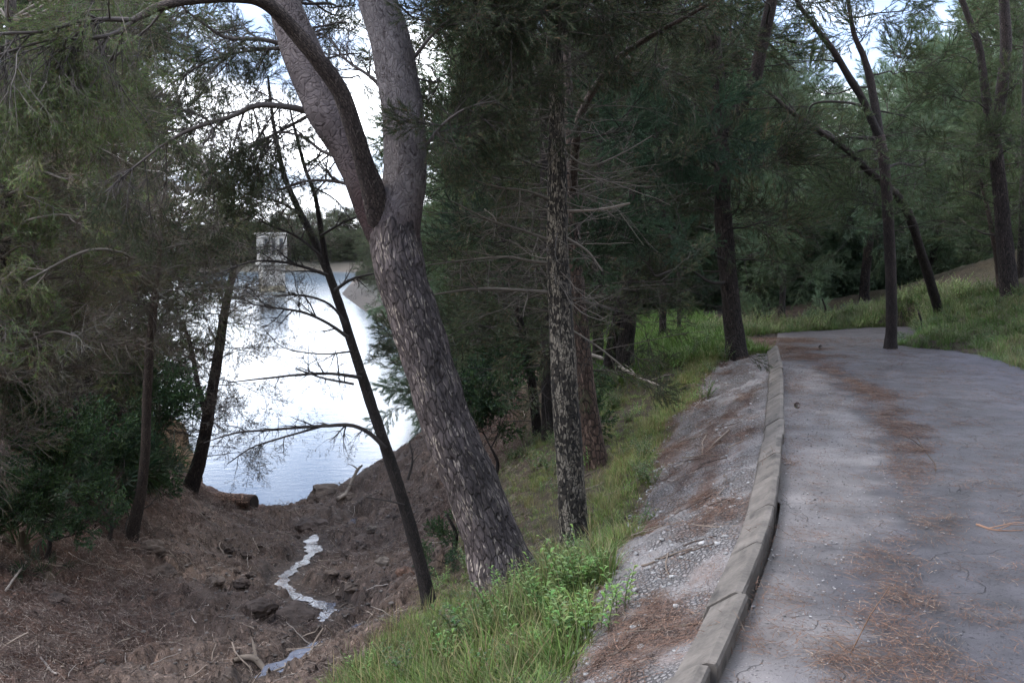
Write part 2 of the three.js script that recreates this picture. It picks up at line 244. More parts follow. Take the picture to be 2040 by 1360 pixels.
// ------------------------------------------------------------------ ground: one sheet to the horizon, in pieces by what covers it
function strokes(size, metres, draw, back, seed) {          // a tiling canvas of many small strokes
  const c = document.createElement('canvas'); c.width = c.height = size; const x = c.getContext('2d'), r = rngOf(seed); x.fillStyle = back; x.fillRect(0, 0, size, size);
  draw(x, r, size, (f, px, py, m) => { for (const ox of [-size, 0, size]) for (const oy of [-size, 0, size]) { if (px + ox < -m || px + ox > size + m || py + oy < -m || py + oy > size + m) continue; f(px + ox, py + oy); } }, size / metres);
  const t = new THREE.CanvasTexture(c); t.wrapS = t.wrapT = THREE.RepeatWrapping; t.colorSpace = THREE.SRGBColorSpace; t.repeat.set(1 / metres, 1 / metres); return t;
}
const grey = (v, a = 1, warm = 0) => `rgba(${Math.round(clamp(v + warm, 0, 255))},${Math.round(clamp(v, 0, 255))},${Math.round(clamp(v - warm, 0, 255))},${a})`;
// needle litter and crumbs of earth, 2.5 m
const litterMap = strokes(1536, 2.5, (x, r, S, tile, ppm) => {
  for (let k = 0; k < 5200; k++) { const v = 110 + r() * 110, a = 0.25 + 0.4 * r(), R = (0.006 + 0.03 * r() ** 3) * ppm, e = 0.5 + r() * 0.5, t = r() * 3; tile((px, py) => { x.fillStyle = grey(v, a, 8); x.beginPath(); x.ellipse(px, py, R, R * e, t, 0, 7); x.fill(); }, r() * S, r() * S, 60); }
  for (let k = 0; k < 2600; k++) { const R = (0.006 + 0.022 * r() ** 2) * ppm, v = r() < 0.5 ? 30 + 40 * r() : 205 + r() * 50, t = r() * 3; tile((px, py) => { x.fillStyle = grey(v, 0.7, 6); x.beginPath(); x.ellipse(px, py, R, R * 0.5, t, 0, 7); x.fill(); }, r() * S, r() * S, 40); }
  for (let k = 0; k < 15000; k++) { const v = r() < 0.45 ? 60 + 50 * r() : 150 + 100 * r(), L = (0.02 + 0.07 * r()) * ppm, t = r() * 6.3, b = (r() - 0.5) * 0.3 * L, w = (0.0012 + 0.0016 * r()) * ppm; tile((px, py) => { x.strokeStyle = grey(v, 0.8, 14); x.lineWidth = w; x.beginPath(); x.moveTo(px, py); x.quadraticCurveTo(px + Math.cos(t) * L / 2 - b * Math.sin(t), py + Math.sin(t) * L / 2 + b * Math.cos(t), px + Math.cos(t) * L, py + Math.sin(t) * L); x.stroke(); }, r() * S, r() * S, 170); }
}, '#a09c98', 5);
const rubCell = cellsOf(74, 74, 91), rubCell2 = cellsOf(150, 150, 92);
const rubLook = (u, v) => { const n = pfbm(u * 16, v * 16, 16, 4, 3.5); rubCell(u + 0.006 * n, v + 0.006 * n, tmp3); const e = tmp3[1], id = tmp3[2]; rubCell2(u, v, tmp3); return [smooth(0.02, 0.4, e), id, smooth(0, 0.3, tmp3[1]), tmp3[2], n, smooth(0.05, 0.35, pfbm(u * 5, v * 5, 5, 4, 9.5) + 0.12)]; };
const rubMap = tex(1024, 1024, (u, v, o) => { const [e, id, e2, id2, n, cem] = rubLook(u, v), s = mixf(e * (0.45 + 0.55 * id) * (0.6 + 0.4 * e2), 0.75 + 0.3 * n + 0.16 * (id2 - 0.5), cem * 0.75); const k = 0.36 + 0.5 * clamp(s); o[0] = k; o[1] = k * 0.985; o[2] = k * 0.98; });
const rubBump = tex(1024, 1024, (u, v, o) => { const [e, id, e2, id2, n, cem] = rubLook(u, v); o[0] = o[1] = o[2] = mixf(e * (0.5 + 0.5 * id), 0.75 + 0.2 * n, cem * 0.8) * 0.85 + 0.1 * e2; }, false);
for (const t of [rubMap, rubBump]) t.repeat.set(1 / 1.9, 1 / 1.9);
const groundMat = new THREE.MeshStandardMaterial({ map: litterMap, bumpMap: litterMap, bumpScale: 0.022, vertexColors: true, roughness: 0.95 });
const rubbleMat = new THREE.MeshStandardMaterial({ map: rubMap, bumpMap: rubBump, bumpScale: 0.035, vertexColors: true, roughness: 0.95 });
{
  const ang = [], deg = Math.PI / 180; for (let a = -31; a <= 31.001; a += 0.085) ang.push(a * deg); for (let a = 34; a < 328; a += 4) ang.push(a * deg); ang.push(329 * deg);
  const rad = [0.02]; let r = 1.4; while (r < 2500) { rad.push(r); r *= r < 30 ? 1.0082 : r < 60 ? 1.02 : 1.09; }
  const na = ang.length, nr = rad.length, pos = new Float32Array(na * nr * 3), uv = new Float32Array(na * nr * 2), col = new Float32Array(na * nr * 3), kind = new Uint8Array(na * nr);
  for (let j = 0; j < nr; j++) for (let i = 0; i < na; i++) {
    const x = Math.sin(ang[i]) * rad[j], d = Math.cos(ang[i]) * rad[j], k = j * na + i, near = rad[j] < 34, R = near ? region(x, d) : null;
    const y = groundY(x, d, R); pos.set([x, y, -d], k * 3); uv.set([x, d], k * 2);
    let c;
    if (!near) { const m = smooth(LAKE + 1.3, LAKE + 0.6, y), g = 0.5 + 0.6 * fbm(x * 0.05, d * 0.05, 3); c = [mixf(0.06 * g + 0.02, d > 180 ? 0.25 : 0.09, m), mixf(0.07 * g + 0.02, d > 180 ? 0.21 : 0.072, m), mixf(0.04 * g + 0.012, d > 180 ? 0.18 : 0.055, m)]; }
    else {
      const n = fbm(x * 1.1, d * 1.1, 4, 5.5), f = fbm(x * 6, d * 6, 3, 8.5), v = 1 + 0.55 * n + 0.35 * f, red = smooth(0.0, 0.4, fbm(x * 2.1 + 7, d * 2.1, 3, 12.5));
      c = [0.26 * v, 0.16 * v, 0.124 * v]; if (red) { c = [mixf(c[0], 0.21 * v, red * 0.6), mixf(c[1], 0.10 * v, red * 0.6), mixf(c[2], 0.06 * v, red * 0.6)]; }
      const mixc = (q, w) => { for (let z = 0; z < 3; z++) c[z] = mixf(c[z], q[z] * v, w); };
      const bank = smooth(17, 21, d) * smooth(-4.4, -3.8, x) * 0; mixc([0.29, 0.225, 0.19], R.mud * 0.85); mixc([0.14, 0.11, 0.095], R.mud * smooth(0.55, 0.2, R.bed + 0.5 * f) * 0.75);
      mixc([0.085, 0.088, 0.036], R.grass * (0.75 + 0.3 * n)); mixc([0.07, 0.05, 0.036], R.wood * smooth(-0.1, 0.3, n + 0.1));
      if (R.rub > 0.5) { const ndl = smooth(-0.1, 0.2, fbm(R.s * 1.1, R.t * 3.2, 3, 21.5) + 0.25 * f); c = [0.36, 0.335, 0.325].map(q => q * (1 + 0.35 * n + 0.25 * f)); for (let z = 0; z < 3; z++) c[z] = mixf(c[z], [0.17, 0.10, 0.072][z], ndl * 0.75); }
      const wet = smooth(LAKE + 0.35, LAKE + 0.05, y); for (let z = 0; z < 3; z++) c[z] *= 1 - 0.45 * wet;
      if ((R.t > -0.13 || R.s > 12.6) && R.rd < 0.12 && R.t < 9 && R.rd > -0.35) c = [0.13, 0.10, 0.08].map(q => q * v);
      kind[k] = R.rub > 0.5 ? 1 : 0;
    }
    col.set(c, k * 3);
  }
  const idx = [[], []];
  for (let j = 0; j < nr - 1; j++) for (let i = 0; i < na; i++) { const a = j * na + i, b = j * na + (i + 1) % na, c = a + na, e = b + na, K = kind[a] + kind[b] + kind[c] + kind[e] > 1 ? 1 : 0; idx[K].push(a, b, c, b, e, c); }
  const full = new THREE.BufferGeometry(); full.setAttribute('position', new THREE.BufferAttribute(pos, 3)); full.setIndex([...idx[0]].concat(idx[1])); full.computeVertexNormals(); const nor = full.attributes.normal.array;
  idx.forEach((list, K) => {
    const map = new Int32Array(na * nr).fill(-1), P2 = [], N2 = [], U2 = [], C2 = [], I2 = [];
    for (const v of list) { if (map[v] < 0) { map[v] = P2.length / 3; for (let z = 0; z < 3; z++) { P2.push(pos[v * 3 + z]); N2.push(nor[v * 3 + z]); C2.push(Math.max(col[v * 3 + z], 0.004)); } U2.push(uv[v * 2], uv[v * 2 + 1]); } I2.push(map[v]); }
    const g = new THREE.BufferGeometry(); g.setAttribute('position', new THREE.Float32BufferAttribute(P2, 3)); g.setAttribute('normal', new THREE.Float32BufferAttribute(N2, 3)); g.setAttribute('uv', new THREE.Float32BufferAttribute(U2, 2)); g.setAttribute('color', new THREE.Float32BufferAttribute(C2, 3)); g.setIndex(I2);
    tag(mesh(K ? 'rubble_slope' : 'ground', g, K ? rubbleMat : groundMat), K ? 'slope of grey rubble and rust-coloured pine needles below the kerb' : 'brown earth banks and forest floor falling to the muddy gully', null, null, 'structure');
  });
}

// ------------------------------------------------------------------ road
{
  const asphalt = strokes(2048, 3.2, (x, r, S, tile, ppm) => {
    for (let k = 0; k < 900; k++) { const v = 120 + 90 * r(), R = (0.05 + 0.25 * r()) * ppm, e = 0.25 + r() * 0.5; tile((px, py) => { const g = x.createRadialGradient(px, py, 0, px, py, R); g.addColorStop(0, grey(v, 0.22)); g.addColorStop(1, grey(v, 0)); x.fillStyle = g; x.beginPath(); x.ellipse(px, py, R, R * e + R * 0.3, 0, 0, 7); x.fill(); }, r() * S, r() * S, 260); }
    for (let k = 0; k < 60000; k++) { const v = 100 + 130 * r(), R = (0.0015 + 0.004 * r() ** 2) * ppm; x.fillStyle = grey(v, 0.6); x.beginPath(); x.arc(r() * S, r() * S, R, 0, 7); x.fill(); }
    for (let k = 0; k < 900; k++) { const v = r() < 0.6 ? 50 + 30 * r() : 225, R = (0.003 + 0.006 * r()) * ppm; x.fillStyle = grey(v, 0.7); x.beginPath(); x.ellipse(r() * S, r() * S, R, R * 0.6, r() * 3, 0, 7); x.fill(); }
    for (let k = 0; k < 26; k++) { let px = r() * S, py = r() * S, t = r() * 6.3; const pts2 = [[0, 0]]; let a = 0, b = 0; for (let m = 0; m < 52; m++) { t += (r() - 0.5) * 1.1; a += Math.cos(t) * 0.02 * ppm; b += Math.sin(t) * 0.02 * ppm; pts2.push([a, b]); } tile((qx, qy) => { x.strokeStyle = grey(55, 0.45); x.lineWidth = 0.0045 * ppm; x.beginPath(); pts2.forEach((p, m) => m ? x.lineTo(qx + p[0], qy + p[1]) : x.moveTo(qx, qy)); x.stroke(); }, px, py, 700); }
  }, '#a3a3a4', 15);
  const roadMat = new THREE.MeshPhysicalMaterial({ map: asphalt, bumpMap: asphalt, bumpScale: 0.018, vertexColors: true, roughness: 0.62, specularIntensity: 0.7 });
  const pos = [], uv = [], col = [], idx = [], st = 0.06, S0 = -7.5, S1 = 20, T0 = -0.02, T1 = 8.5, ns = Math.round((S1 - S0) / st), nt = Math.round((T1 - T0) / st), id = new Int32Array((ns + 1) * (nt + 1)).fill(-1);
  const t0 = (i, j) => { const t = T0 + (j + 0.5) * st; return t < 0.06 && S0 + i * st < 2.6; };
  const vert = (i, j) => {
    const k = i * (nt + 1) + j; if (id[k] >= 0) return id[k]; const s = S0 + i * st, t = T0 + j * st, [x, d] = fromST(s, t), n = fbm(x * 0.8, d * 0.8, 4, 2.5), f = fbm(x * 3.5, d * 3.5, 3, 7.5), g2 = fbm(s * 0.9 + 20, t * 2.6, 3, 3.5);
    const y = 0.012 + 0.022 * n + 0.008 * f + 0.02 * smooth(0.8, 2.0, t) + (t > 3 ? 0 : 0);
    const base = [0.083, 0.076, 0.087], h2 = fbm(x * 11, d * 11, 2, 47.5), st2 = smooth(0.12, 0.4, fbm(s * 1.6 + 40, t * 5, 3, 57.5)), v = (1 + 0.16 * n + 0.32 * f + 0.75 * h2) * (1 - 0.3 * st2);
    const edge = along([[-8, 0.6], [0, 0.32], [1.5, 0.4], [3, 0.68], [7, 0.72], [9.5, 0.5], [11.5, 0.15], [20, 0.03]], s) + 0.34 * g2 + 0.16 * f + 0.1 * h2, dust = smooth(0.16, -0.12, t - edge), patch = smooth(0.22, 0.36, fbm(x * 1.3 + 4, d * 2.2, 3, 17.5) + 0.12 * (1 - smooth(0, 1.5, Math.abs(t - 1.5))));
    const dark = smooth(0.12, 0.4, fbm(s * 0.45 + 3, t * 1.6, 3, 27.5) + 0.2 * Math.exp(-(((t - edge - 0.25) / 0.25) ** 2)));
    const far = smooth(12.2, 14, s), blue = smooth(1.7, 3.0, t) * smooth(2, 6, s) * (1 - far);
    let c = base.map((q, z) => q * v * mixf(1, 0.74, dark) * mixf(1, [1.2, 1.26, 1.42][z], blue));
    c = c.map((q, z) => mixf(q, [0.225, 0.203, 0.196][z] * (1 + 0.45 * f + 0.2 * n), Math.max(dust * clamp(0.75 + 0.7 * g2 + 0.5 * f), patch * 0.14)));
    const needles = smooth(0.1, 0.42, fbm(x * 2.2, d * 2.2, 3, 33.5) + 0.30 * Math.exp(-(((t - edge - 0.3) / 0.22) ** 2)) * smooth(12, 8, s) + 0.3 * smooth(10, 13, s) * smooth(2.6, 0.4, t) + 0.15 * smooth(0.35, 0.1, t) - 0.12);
    c = c.map((q, z) => mixf(q, [0.10, 0.066, 0.053][z], needles * 0.3)); c = c.map((q, z) => mixf(q, [0.085, 0.071, 0.072][z] * v, far * 0.5)); const rim = smooth(0.11, 0.04, t) * (1 - smooth(3.2, 5, s)); c = c.map((q, z) => mixf(q, [0.05, 0.038, 0.032][z], rim * 0.8));  // rim: dirt and contact shade beside the kerb, darkened into the road colour
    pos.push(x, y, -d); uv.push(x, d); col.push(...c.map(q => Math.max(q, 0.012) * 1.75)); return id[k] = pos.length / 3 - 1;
  };
  for (let i = 0; i < ns; i++) for (let j = 0; j < nt; j++) { const [x, d] = fromST(S0 + (i + 0.5) * st, T0 + (j + 0.5) * st); const e = inPoly(x, d, roadPoly); if (t0(i, j)) continue; if (!e && polyDist(x, d, roadPoly) > 0.14 + 0.16 * noise2(x * 3, d * 3)) continue; const a = vert(i, j), b = vert(i, j + 1), c = vert(i + 1, j), q = vert(i + 1, j + 1); idx.push(a, b, c, b, q, c); }
  const g = new THREE.BufferGeometry(); g.setAttribute('position', new THREE.Float32BufferAttribute(pos, 3)); g.setAttribute('uv', new THREE.Float32BufferAttribute(uv, 2)); g.setAttribute('color', new THREE.Float32BufferAttribute(col, 3)); g.setIndex(idx.map((_, k) => idx[k - k % 3 + [0, 1, 2][k % 3]])); g.computeVertexNormals();
  if (g.attributes.normal.array[1] < 0) { const a = g.index.array; for (let k = 0; k < a.length; k += 3) { const q = a[k]; a[k] = a[k + 1]; a[k + 1] = q; } g.computeVertexNormals(); }
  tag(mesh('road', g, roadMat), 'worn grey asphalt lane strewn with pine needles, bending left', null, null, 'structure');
}

// ------------------------------------------------------------------ kerb, stone by stone
{
  const kerb = thing('kerb', 'low concrete kerb of sloping blocks between lane and rubble slope', null); kerb.userData.kind = 'structure';
  const cTex = tex(512, 512, (u, v, o) => { const n = pfbm(u * 6, v * 6, 6, 5, 1.5), f = pfbm(u * 60, v * 60, 60, 2, 5.5), st = smooth(0.1, 0.4, pfbm(u * 3, v * 12, 12, 3, 9.5)); const k = 0.60 + 0.5 * n + 0.22 * f - 0.24 * st; o[0] = k; o[1] = k * 0.95; o[2] = k * 0.89; });
  const r = rngOf(8); let s = -2.6;
  const mats = [0.20, 0.185, 0.215].map(v => new THREE.MeshStandardMaterial({ map: cTex, bumpMap: cTex, bumpScale: 0.006, roughness: 0.9, color: new THREE.Color().setRGB(v, v * 0.905, v * 0.83) }));
  const cut = [-0.35 + 0.0]; let k = 0;
  while (s < 12.55) {
    const L = 0.80 - 0.006, nSeg = 7, off = [0, 0.004, -0.004, 0.02, 0.0, -0.004][k % 6] * (k < 8 ? 1 : 0.4), tilt = (r() - 0.5) * 0.012;
    const prof = [[0.018, -0.16], [0.02, 0.088], [0.012, 0.102], [-0.018, 0.105], [-0.03, 0.099], [-0.142, 0.026], [-0.158, -0.02], [-0.16, -0.16]];
    const p = [], u = [], ix = [], n = prof.length;
    for (let i = 0; i <= nSeg; i++) { const e = i === 0 || i === nSeg ? 0.004 : 0, q = s + L * clamp(i === 1 ? 0.012 : i === nSeg - 1 ? 0.988 : i / nSeg); let len = 0; for (let j = 0; j < n; j++) { const t = prof[j][0] + off + 0.003 * noise2(q * 9, j * 3.1) - e * Math.sign(prof[j][0] + 0.07), y = prof[j][1] * 1 + tilt + 0.003 * noise2(q * 7 + 5, j * 2.3) - e, [x, d] = fromST(q, t); if (j) len += Math.hypot(prof[j][0] - prof[j - 1][0], prof[j][1] - prof[j - 1][1]); p.push(x, y, -d); u.push(q, len * 1.0 + k * 0.37); } }
    for (let i = 0; i < nSeg; i++) for (let j = 0; j < n - 1; j++) { const a = i * n + j, b = a + n; ix.push(a, b, a + 1, a + 1, b, b + 1); }
    for (const i of [0, nSeg]) for (let j = 1; j < n - 1; j++) i ? ix.push(i * n, i * n + j + 1, i * n + j) : ix.push(0, j, j + 1);
    const g = new THREE.BufferGeometry(); g.setAttribute('position', new THREE.Float32BufferAttribute(p, 3)); g.setAttribute('uv', new THREE.Float32BufferAttribute(u, 2)); g.setIndex(ix.map((_, m) => ix[m - m % 3 + [0, 2, 1][m % 3]]));
    const ng = g.toNonIndexed(); ng.computeVertexNormals(); const m = mesh('kerb_stone', ng, mats[k % 3], kerb); m.name = 'kerb_stone' + (k ? '_' + String(k).padStart(3, '0') : '');
    s += 0.80 + (k === 4 ? 0.012 : 0.003); k++;
  }
}

// ------------------------------------------------------------------ water
const ripple = tex(512, 512, (u, v, o) => { const w = 0.03 * pfbm(u * 4, v * 4, 4, 3, 2.5); o[0] = o[1] = o[2] = 0.5 + 0.4 * pfbm(u * 6 + w * 8, v * 11, 11 * 6, 4, 4.5) + 0.22 * pfbm(u * 22, v * 28, 22 * 28, 2, 7.5); }, false);
{
  const lakeBump = ripple.clone(); lakeBump.repeat.set(1 / 3.2, 1 / 3.2); lakeBump.needsUpdate = true;
  const waterMat = new THREE.MeshPhysicalMaterial({ color: new THREE.Color().setRGB(0.09, 0.115, 0.135), roughness: 0.16, ior: 1.33, bumpMap: lakeBump, bumpScale: 0.007 });
  const sh = new THREE.Shape([[-10, 21], [2, 21], [2, 40], [-2, 80], [-15, 160], [-30, 300], [0, 420], [-260, 420], [-180, 300], [-110, 170], [-60, 80], [-26, 40]].map(a => new THREE.Vector2(a[0], a[1])));
  const g = new THREE.ShapeGeometry(sh); g.rotateX(-Math.PI / 2); g.translate(0, LAKE, 0);
  tag(mesh('lake_water', g, waterMat), 'pale sky-bright water of the lake beyond the gully', null, null, 'structure');
  const sb = ripple.clone(); sb.repeat.set(2.2, 2.2); sb.needsUpdate = true;
  const streamMat = new THREE.MeshPhysicalMaterial({ color: new THREE.Color().setRGB(0.10, 0.10, 0.12), roughness: 0.12, specularIntensity: 0.6, ior: 1.33, bumpMap: sb, bumpScale: 0.005 });
  const stream = thing('stream_water', 'thin trickle of shining water in pools along the muddy gully', null); stream.userData.kind = 'structure';
  for (const s of STREAM) {
    const p = [], u = [], ix = [], A = s.r.pts, n = A.length;
    for (let i = 0; i < n; i++) { const a = A[Math.max(i - 1, 0)], b = A[Math.min(i + 1, n - 1)], t = V().subVectors(b, a).setY(0).normalize(), w = (s.r.rad[i] * (s === STREAM[1] ? 0.5 : 0.85) + 0.012) * (1 + 0.9 * noise2(i * 0.27, 3)), m = 0.05 * noise2(i * 0.23, 9);
      for (const e of [-1, -0.5, 0, 0.5, 1]) { const k = w * e * (1 + 0.6 * noise2(i * 0.33, e * 4 + 20)) + m; p.push(A[i].x - t.z * k, A[i].y + (s === STREAM[1] ? 0.012 : 0.035), A[i].z + t.x * k); u.push(p[p.length - 3], p[p.length - 1]); } }
    for (let i = 0; i < n - 1; i++) for (let j = 0; j < 4; j++) { const a = i * 5 + j, b = a + 5; ix.push(a, a + 1, b, a + 1, b + 1, b); }
    const g2 = new THREE.BufferGeometry(); g2.setAttribute('position', new THREE.Float32BufferAttribute(p, 3)); g2.setAttribute('uv', new THREE.Float32BufferAttribute(u, 2)); g2.setIndex(ix); g2.computeVertexNormals();
    if (g2.attributes.normal.array[1] < 0) { const a = g2.index.array; for (let k = 0; k < a.length; k += 3) { const q = a[k]; a[k] = a[k + 1]; a[k + 1] = q; } g2.computeVertexNormals(); }
    mesh('pool', g2, streamMat, stream);
  }
}
// ------------------------------------------------------------------ sprays of foliage, each a twig about one unit long growing up +y
function spray(o) {
  const r = rngOf(o.seed), A = new Acc(), pick = list => { const a = list[Math.floor(r() * list.length)], v = 0.75 + 0.5 * r(); return [a[0] * v, a[1] * v, a[2] * v]; };
  const twigs = [], bend = [(r() - 0.5) * 0.35, (r() - 0.5) * 0.35];
  const axis = t => V(bend[0] * t * t, t * (1 - 0.06 * t), bend[1] * t * t);
  const seg = (f, n, r0, r1) => { const p = [], q = []; for (let k = 0; k <= n; k++) { p.push(f(k / n)); q.push(mixf(r0, r1, k / n)); } twigs.push(f); const c = pick(o.wood); A.tube(p, q, 3, { cap: false, col: c }); };
  seg(axis, 5, o.tr, o.tr * 0.35);
  const sides = [];
  for (let k = 0; k < o.sides; k++) {
    const t = 0.12 + 0.83 * (k + r() * 0.8) / o.sides, b = axis(t), az = k * 2.4 + r() * 1.2, el = 0.6 + 0.5 * r(), L = (o.sl || 0.42) * (1 - 0.55 * t) * (0.7 + 0.6 * r());
    const d = V(Math.cos(az) * Math.sin(el), Math.cos(el), Math.sin(az) * Math.sin(el) * (o.flat || 1)).normalize(), up = V((r() - 0.5) * 0.3, 0.25 - (o.droop || 0), (r() - 0.5) * 0.3);
    const f = u => b.clone().addScaledVector(d, L * u).addScaledVector(up, L * u * u * 0.8); seg(f, 3, o.tr * 0.6, o.tr * 0.3); sides.push([f, L]);
    if (o.sub && r() < 0.7) { const u0 = 0.35 + 0.3 * r(), b2 = f(u0), d2 = d.clone().add(V(r() - 0.5, (r() - 0.3) * 0.8, (r() - 0.5) * (o.flat || 1)).multiplyScalar(1.5)).normalize(), L2 = L * 0.6, f2 = u => b2.clone().addScaledVector(d2, L2 * u).addScaledVector(up, L2 * u * u * 0.7); seg(f2, 2, o.tr * 0.45, o.tr * 0.25); sides.push([f2, L2]); }
  }
  const place = (f, L, from) => {
    const n = Math.ceil(L * (1 - from) * o.dens);
    for (let k = 0; k < n; k++) {
      const u = from + (1 - from) * Math.pow((k + r()) / n, 0.8), p = f(u), T = f(Math.min(u + 0.05, 1.05)).sub(f(u - 0.03)).normalize(), az = r() * 6.283;
      const ref = Math.abs(T.y) > 0.9 ? V(1, 0, 0) : V(0, 1, 0), N = V().crossVectors(T, ref).normalize(), B = V().crossVectors(T, N), rad = N.multiplyScalar(Math.cos(az)).addScaledVector(B, Math.sin(az));
      const sp = (o.ang[0] + (o.ang[1] - o.ang[0]) * r()) * mixf(1, 0.6, u), d = T.clone().multiplyScalar(Math.cos(sp)).addScaledVector(rad, Math.sin(sp)), l = o.nl * (0.65 + 0.5 * r()), w = o.nw * (0.8 + 0.4 * r());
      if (o.hang) { d.y -= o.hang; d.normalize(); }
      const side = V().crossVectors(d, V(r() - 0.5, r() - 0.5, r() - 0.5)).normalize().multiplyScalar(w / 2), c = pick(r() < (o.deadShare || 0) ? o.dead : o.cols), tip = p.clone().addScaledVector(d, l);
      if (o.broad) { const m = p.clone().addScaledVector(d, l * 0.45), nn = V().crossVectors(d, side).normalize().multiplyScalar(l * 0.08); A.tri(p, m.clone().add(side).add(nn), tip, c); A.tri(p, tip, m.clone().sub(side).add(nn), c); }
      else A.tri(p.clone().add(side), p.clone().sub(side), tip, c);
    }
  };
  place(axis, 1, 0.45); for (const [f, L] of sides) place(f, L, o.from ?? 0.3);
  return A.geo(false);
}
const GREEN = [[0.062, 0.102, 0.042], [0.092, 0.130, 0.056], [0.118, 0.145, 0.072]], DARKG = [[0.028, 0.046, 0.021], [0.046, 0.070, 0.031], [0.070, 0.086, 0.040]], TEAL = [[0.034, 0.078, 0.042], [0.062, 0.118, 0.064], [0.046, 0.088, 0.046]],
  SOFT = [[0.12, 0.19, 0.105], [0.16, 0.225, 0.13], [0.19, 0.24, 0.15]], BROWN = [[0.15, 0.125, 0.09], [0.20, 0.17, 0.125], [0.12, 0.145, 0.065], [0.13, 0.17, 0.07]], DEADN = [[0.17, 0.10, 0.06], [0.13, 0.085, 0.055]], WOOD = [[0.05, 0.04, 0.034], [0.075, 0.062, 0.052]], GREYW = [[0.17, 0.145, 0.125], [0.12, 0.10, 0.085]], LEAFY = [[0.042, 0.09, 0.03], [0.07, 0.125, 0.042], [0.05, 0.095, 0.055]];
const pineBase = { sides: 11, tr: 0.010, dens: 120, nl: 0.125, nw: 0.0098, ang: [0.4, 1.1], wood: WOOD, dead: DEADN, sub: true };
const SPRAY = {};
const two = (name, o, seed) => { SPRAY[name] = [spray({ ...o, seed }), spray({ ...o, seed: seed + 1 })]; };
two('green', { ...pineBase, cols: GREEN, deadShare: 0.06 }, 101);
two('dark', { ...pineBase, cols: DARKG, deadShare: 0.10, dens: 105 }, 111);
two('soft', { ...pineBase, cols: SOFT, dens: 135, nl: 0.135, nw: 0.012 }, 121);
two('brown', { ...pineBase, cols: BROWN, wood: GREYW, sides: 15, dens: 62, nl: 0.10, nw: 0.0058, deadShare: 0.25, from: 0.45 }, 131);
two('olive', { ...pineBase, cols: [...GREEN, [0.14, 0.22, 0.055], [0.12, 0.19, 0.05], [0.15, 0.14, 0.08]], wood: GREYW, dens: 100, nw: 0.0085, deadShare: 0.12 }, 141);
two('teal', { ...pineBase, cols: TEAL, flat: 0.45, sides: 16, dens: 300, nl: 0.055, nw: 0.008, ang: [0.6, 1.2], from: 0.15, droop: 0.15 }, 151);
two('bare', { ...pineBase, cols: BROWN, wood: [[0.10, 0.085, 0.072], [0.14, 0.12, 0.10], [0.06, 0.05, 0.042]], sides: 12, dens: 10, nl: 0.09, nw: 0.004, deadShare: 0.6, tr: 0.009 }, 161);
two('broad', { ...pineBase, cols: LEAFY, broad: true, sides: 12, dens: 42, nl: 0.10, nw: 0.05, ang: [0.5, 1.3], from: 0.1 }, 171);
two('small', { ...pineBase, cols: [[0.05, 0.05, 0.045], [0.09, 0.075, 0.06], [0.035, 0.035, 0.032]], broad: true, sides: 7, dens: 16, nl: 0.085, nw: 0.035, ang: [0.6, 1.6], from: 0.3, sub: false, hang: 0.7, tr: 0.006 }, 181);
two('russet', { ...pineBase, cols: [[0.16, 0.11, 0.09], [0.12, 0.09, 0.07], [0.09, 0.085, 0.06]], broad: true, sides: 9, dens: 26, nl: 0.07, nw: 0.025, ang: [0.6, 1.5], from: 0.2, hang: 0.3, tr: 0.007 }, 191);

// ------------------------------------------------------------------ a tree from its trunk, limbs and clumps of foliage
const UPY = V(0, 1, 0);
const px2 = (list, d0, d1) => list.map(([x, y, w], i) => { const d = mixf(d0, d1, i / (list.length - 1)); return [at(x, y, d), w / 2 * d / FOC]; });
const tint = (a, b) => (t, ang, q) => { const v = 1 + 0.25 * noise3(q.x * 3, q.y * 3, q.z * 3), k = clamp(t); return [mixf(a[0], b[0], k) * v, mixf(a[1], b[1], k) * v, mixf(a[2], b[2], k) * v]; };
function crownOf(parent, spots, kindOf, tone) {       // spots: {p, d, s, k} -> one instanced part per kind of spray
  const groups = {}; for (const s of spots) (groups[s.k + (s.v || 0)] ??= []).push(s);
  const m = new THREE.Matrix4(), q = new THREE.Quaternion(), q2 = new THREE.Quaternion(), col = new THREE.Color();
  for (const key of Object.keys(groups).sort()) {
    const L = groups[key], g = SPRAY[L[0].k][L[0].v || 0], im = new THREE.InstancedMesh(g, ['broad', 'small', 'russet'].includes(L[0].k) ? M.leaf : M.needle, L.length);
    L.forEach((s, i) => { q.setFromUnitVectors(UPY, s.d); q2.setFromAxisAngle(UPY, s.a); q.multiply(q2); m.compose(s.p, q, V(s.s, s.s, s.s)); im.setMatrixAt(i, m); const t = s.t ?? 1; im.setColorAt(i, col.setRGB(t * (s.w || 1), t, t * (s.c || 1))); });
    im.name = 'crown'; im.userData.kind = 'stuff'; im.castShadow = im.receiveShadow = true; parent.add(im);
  }
}
let treeSeed = 1000;
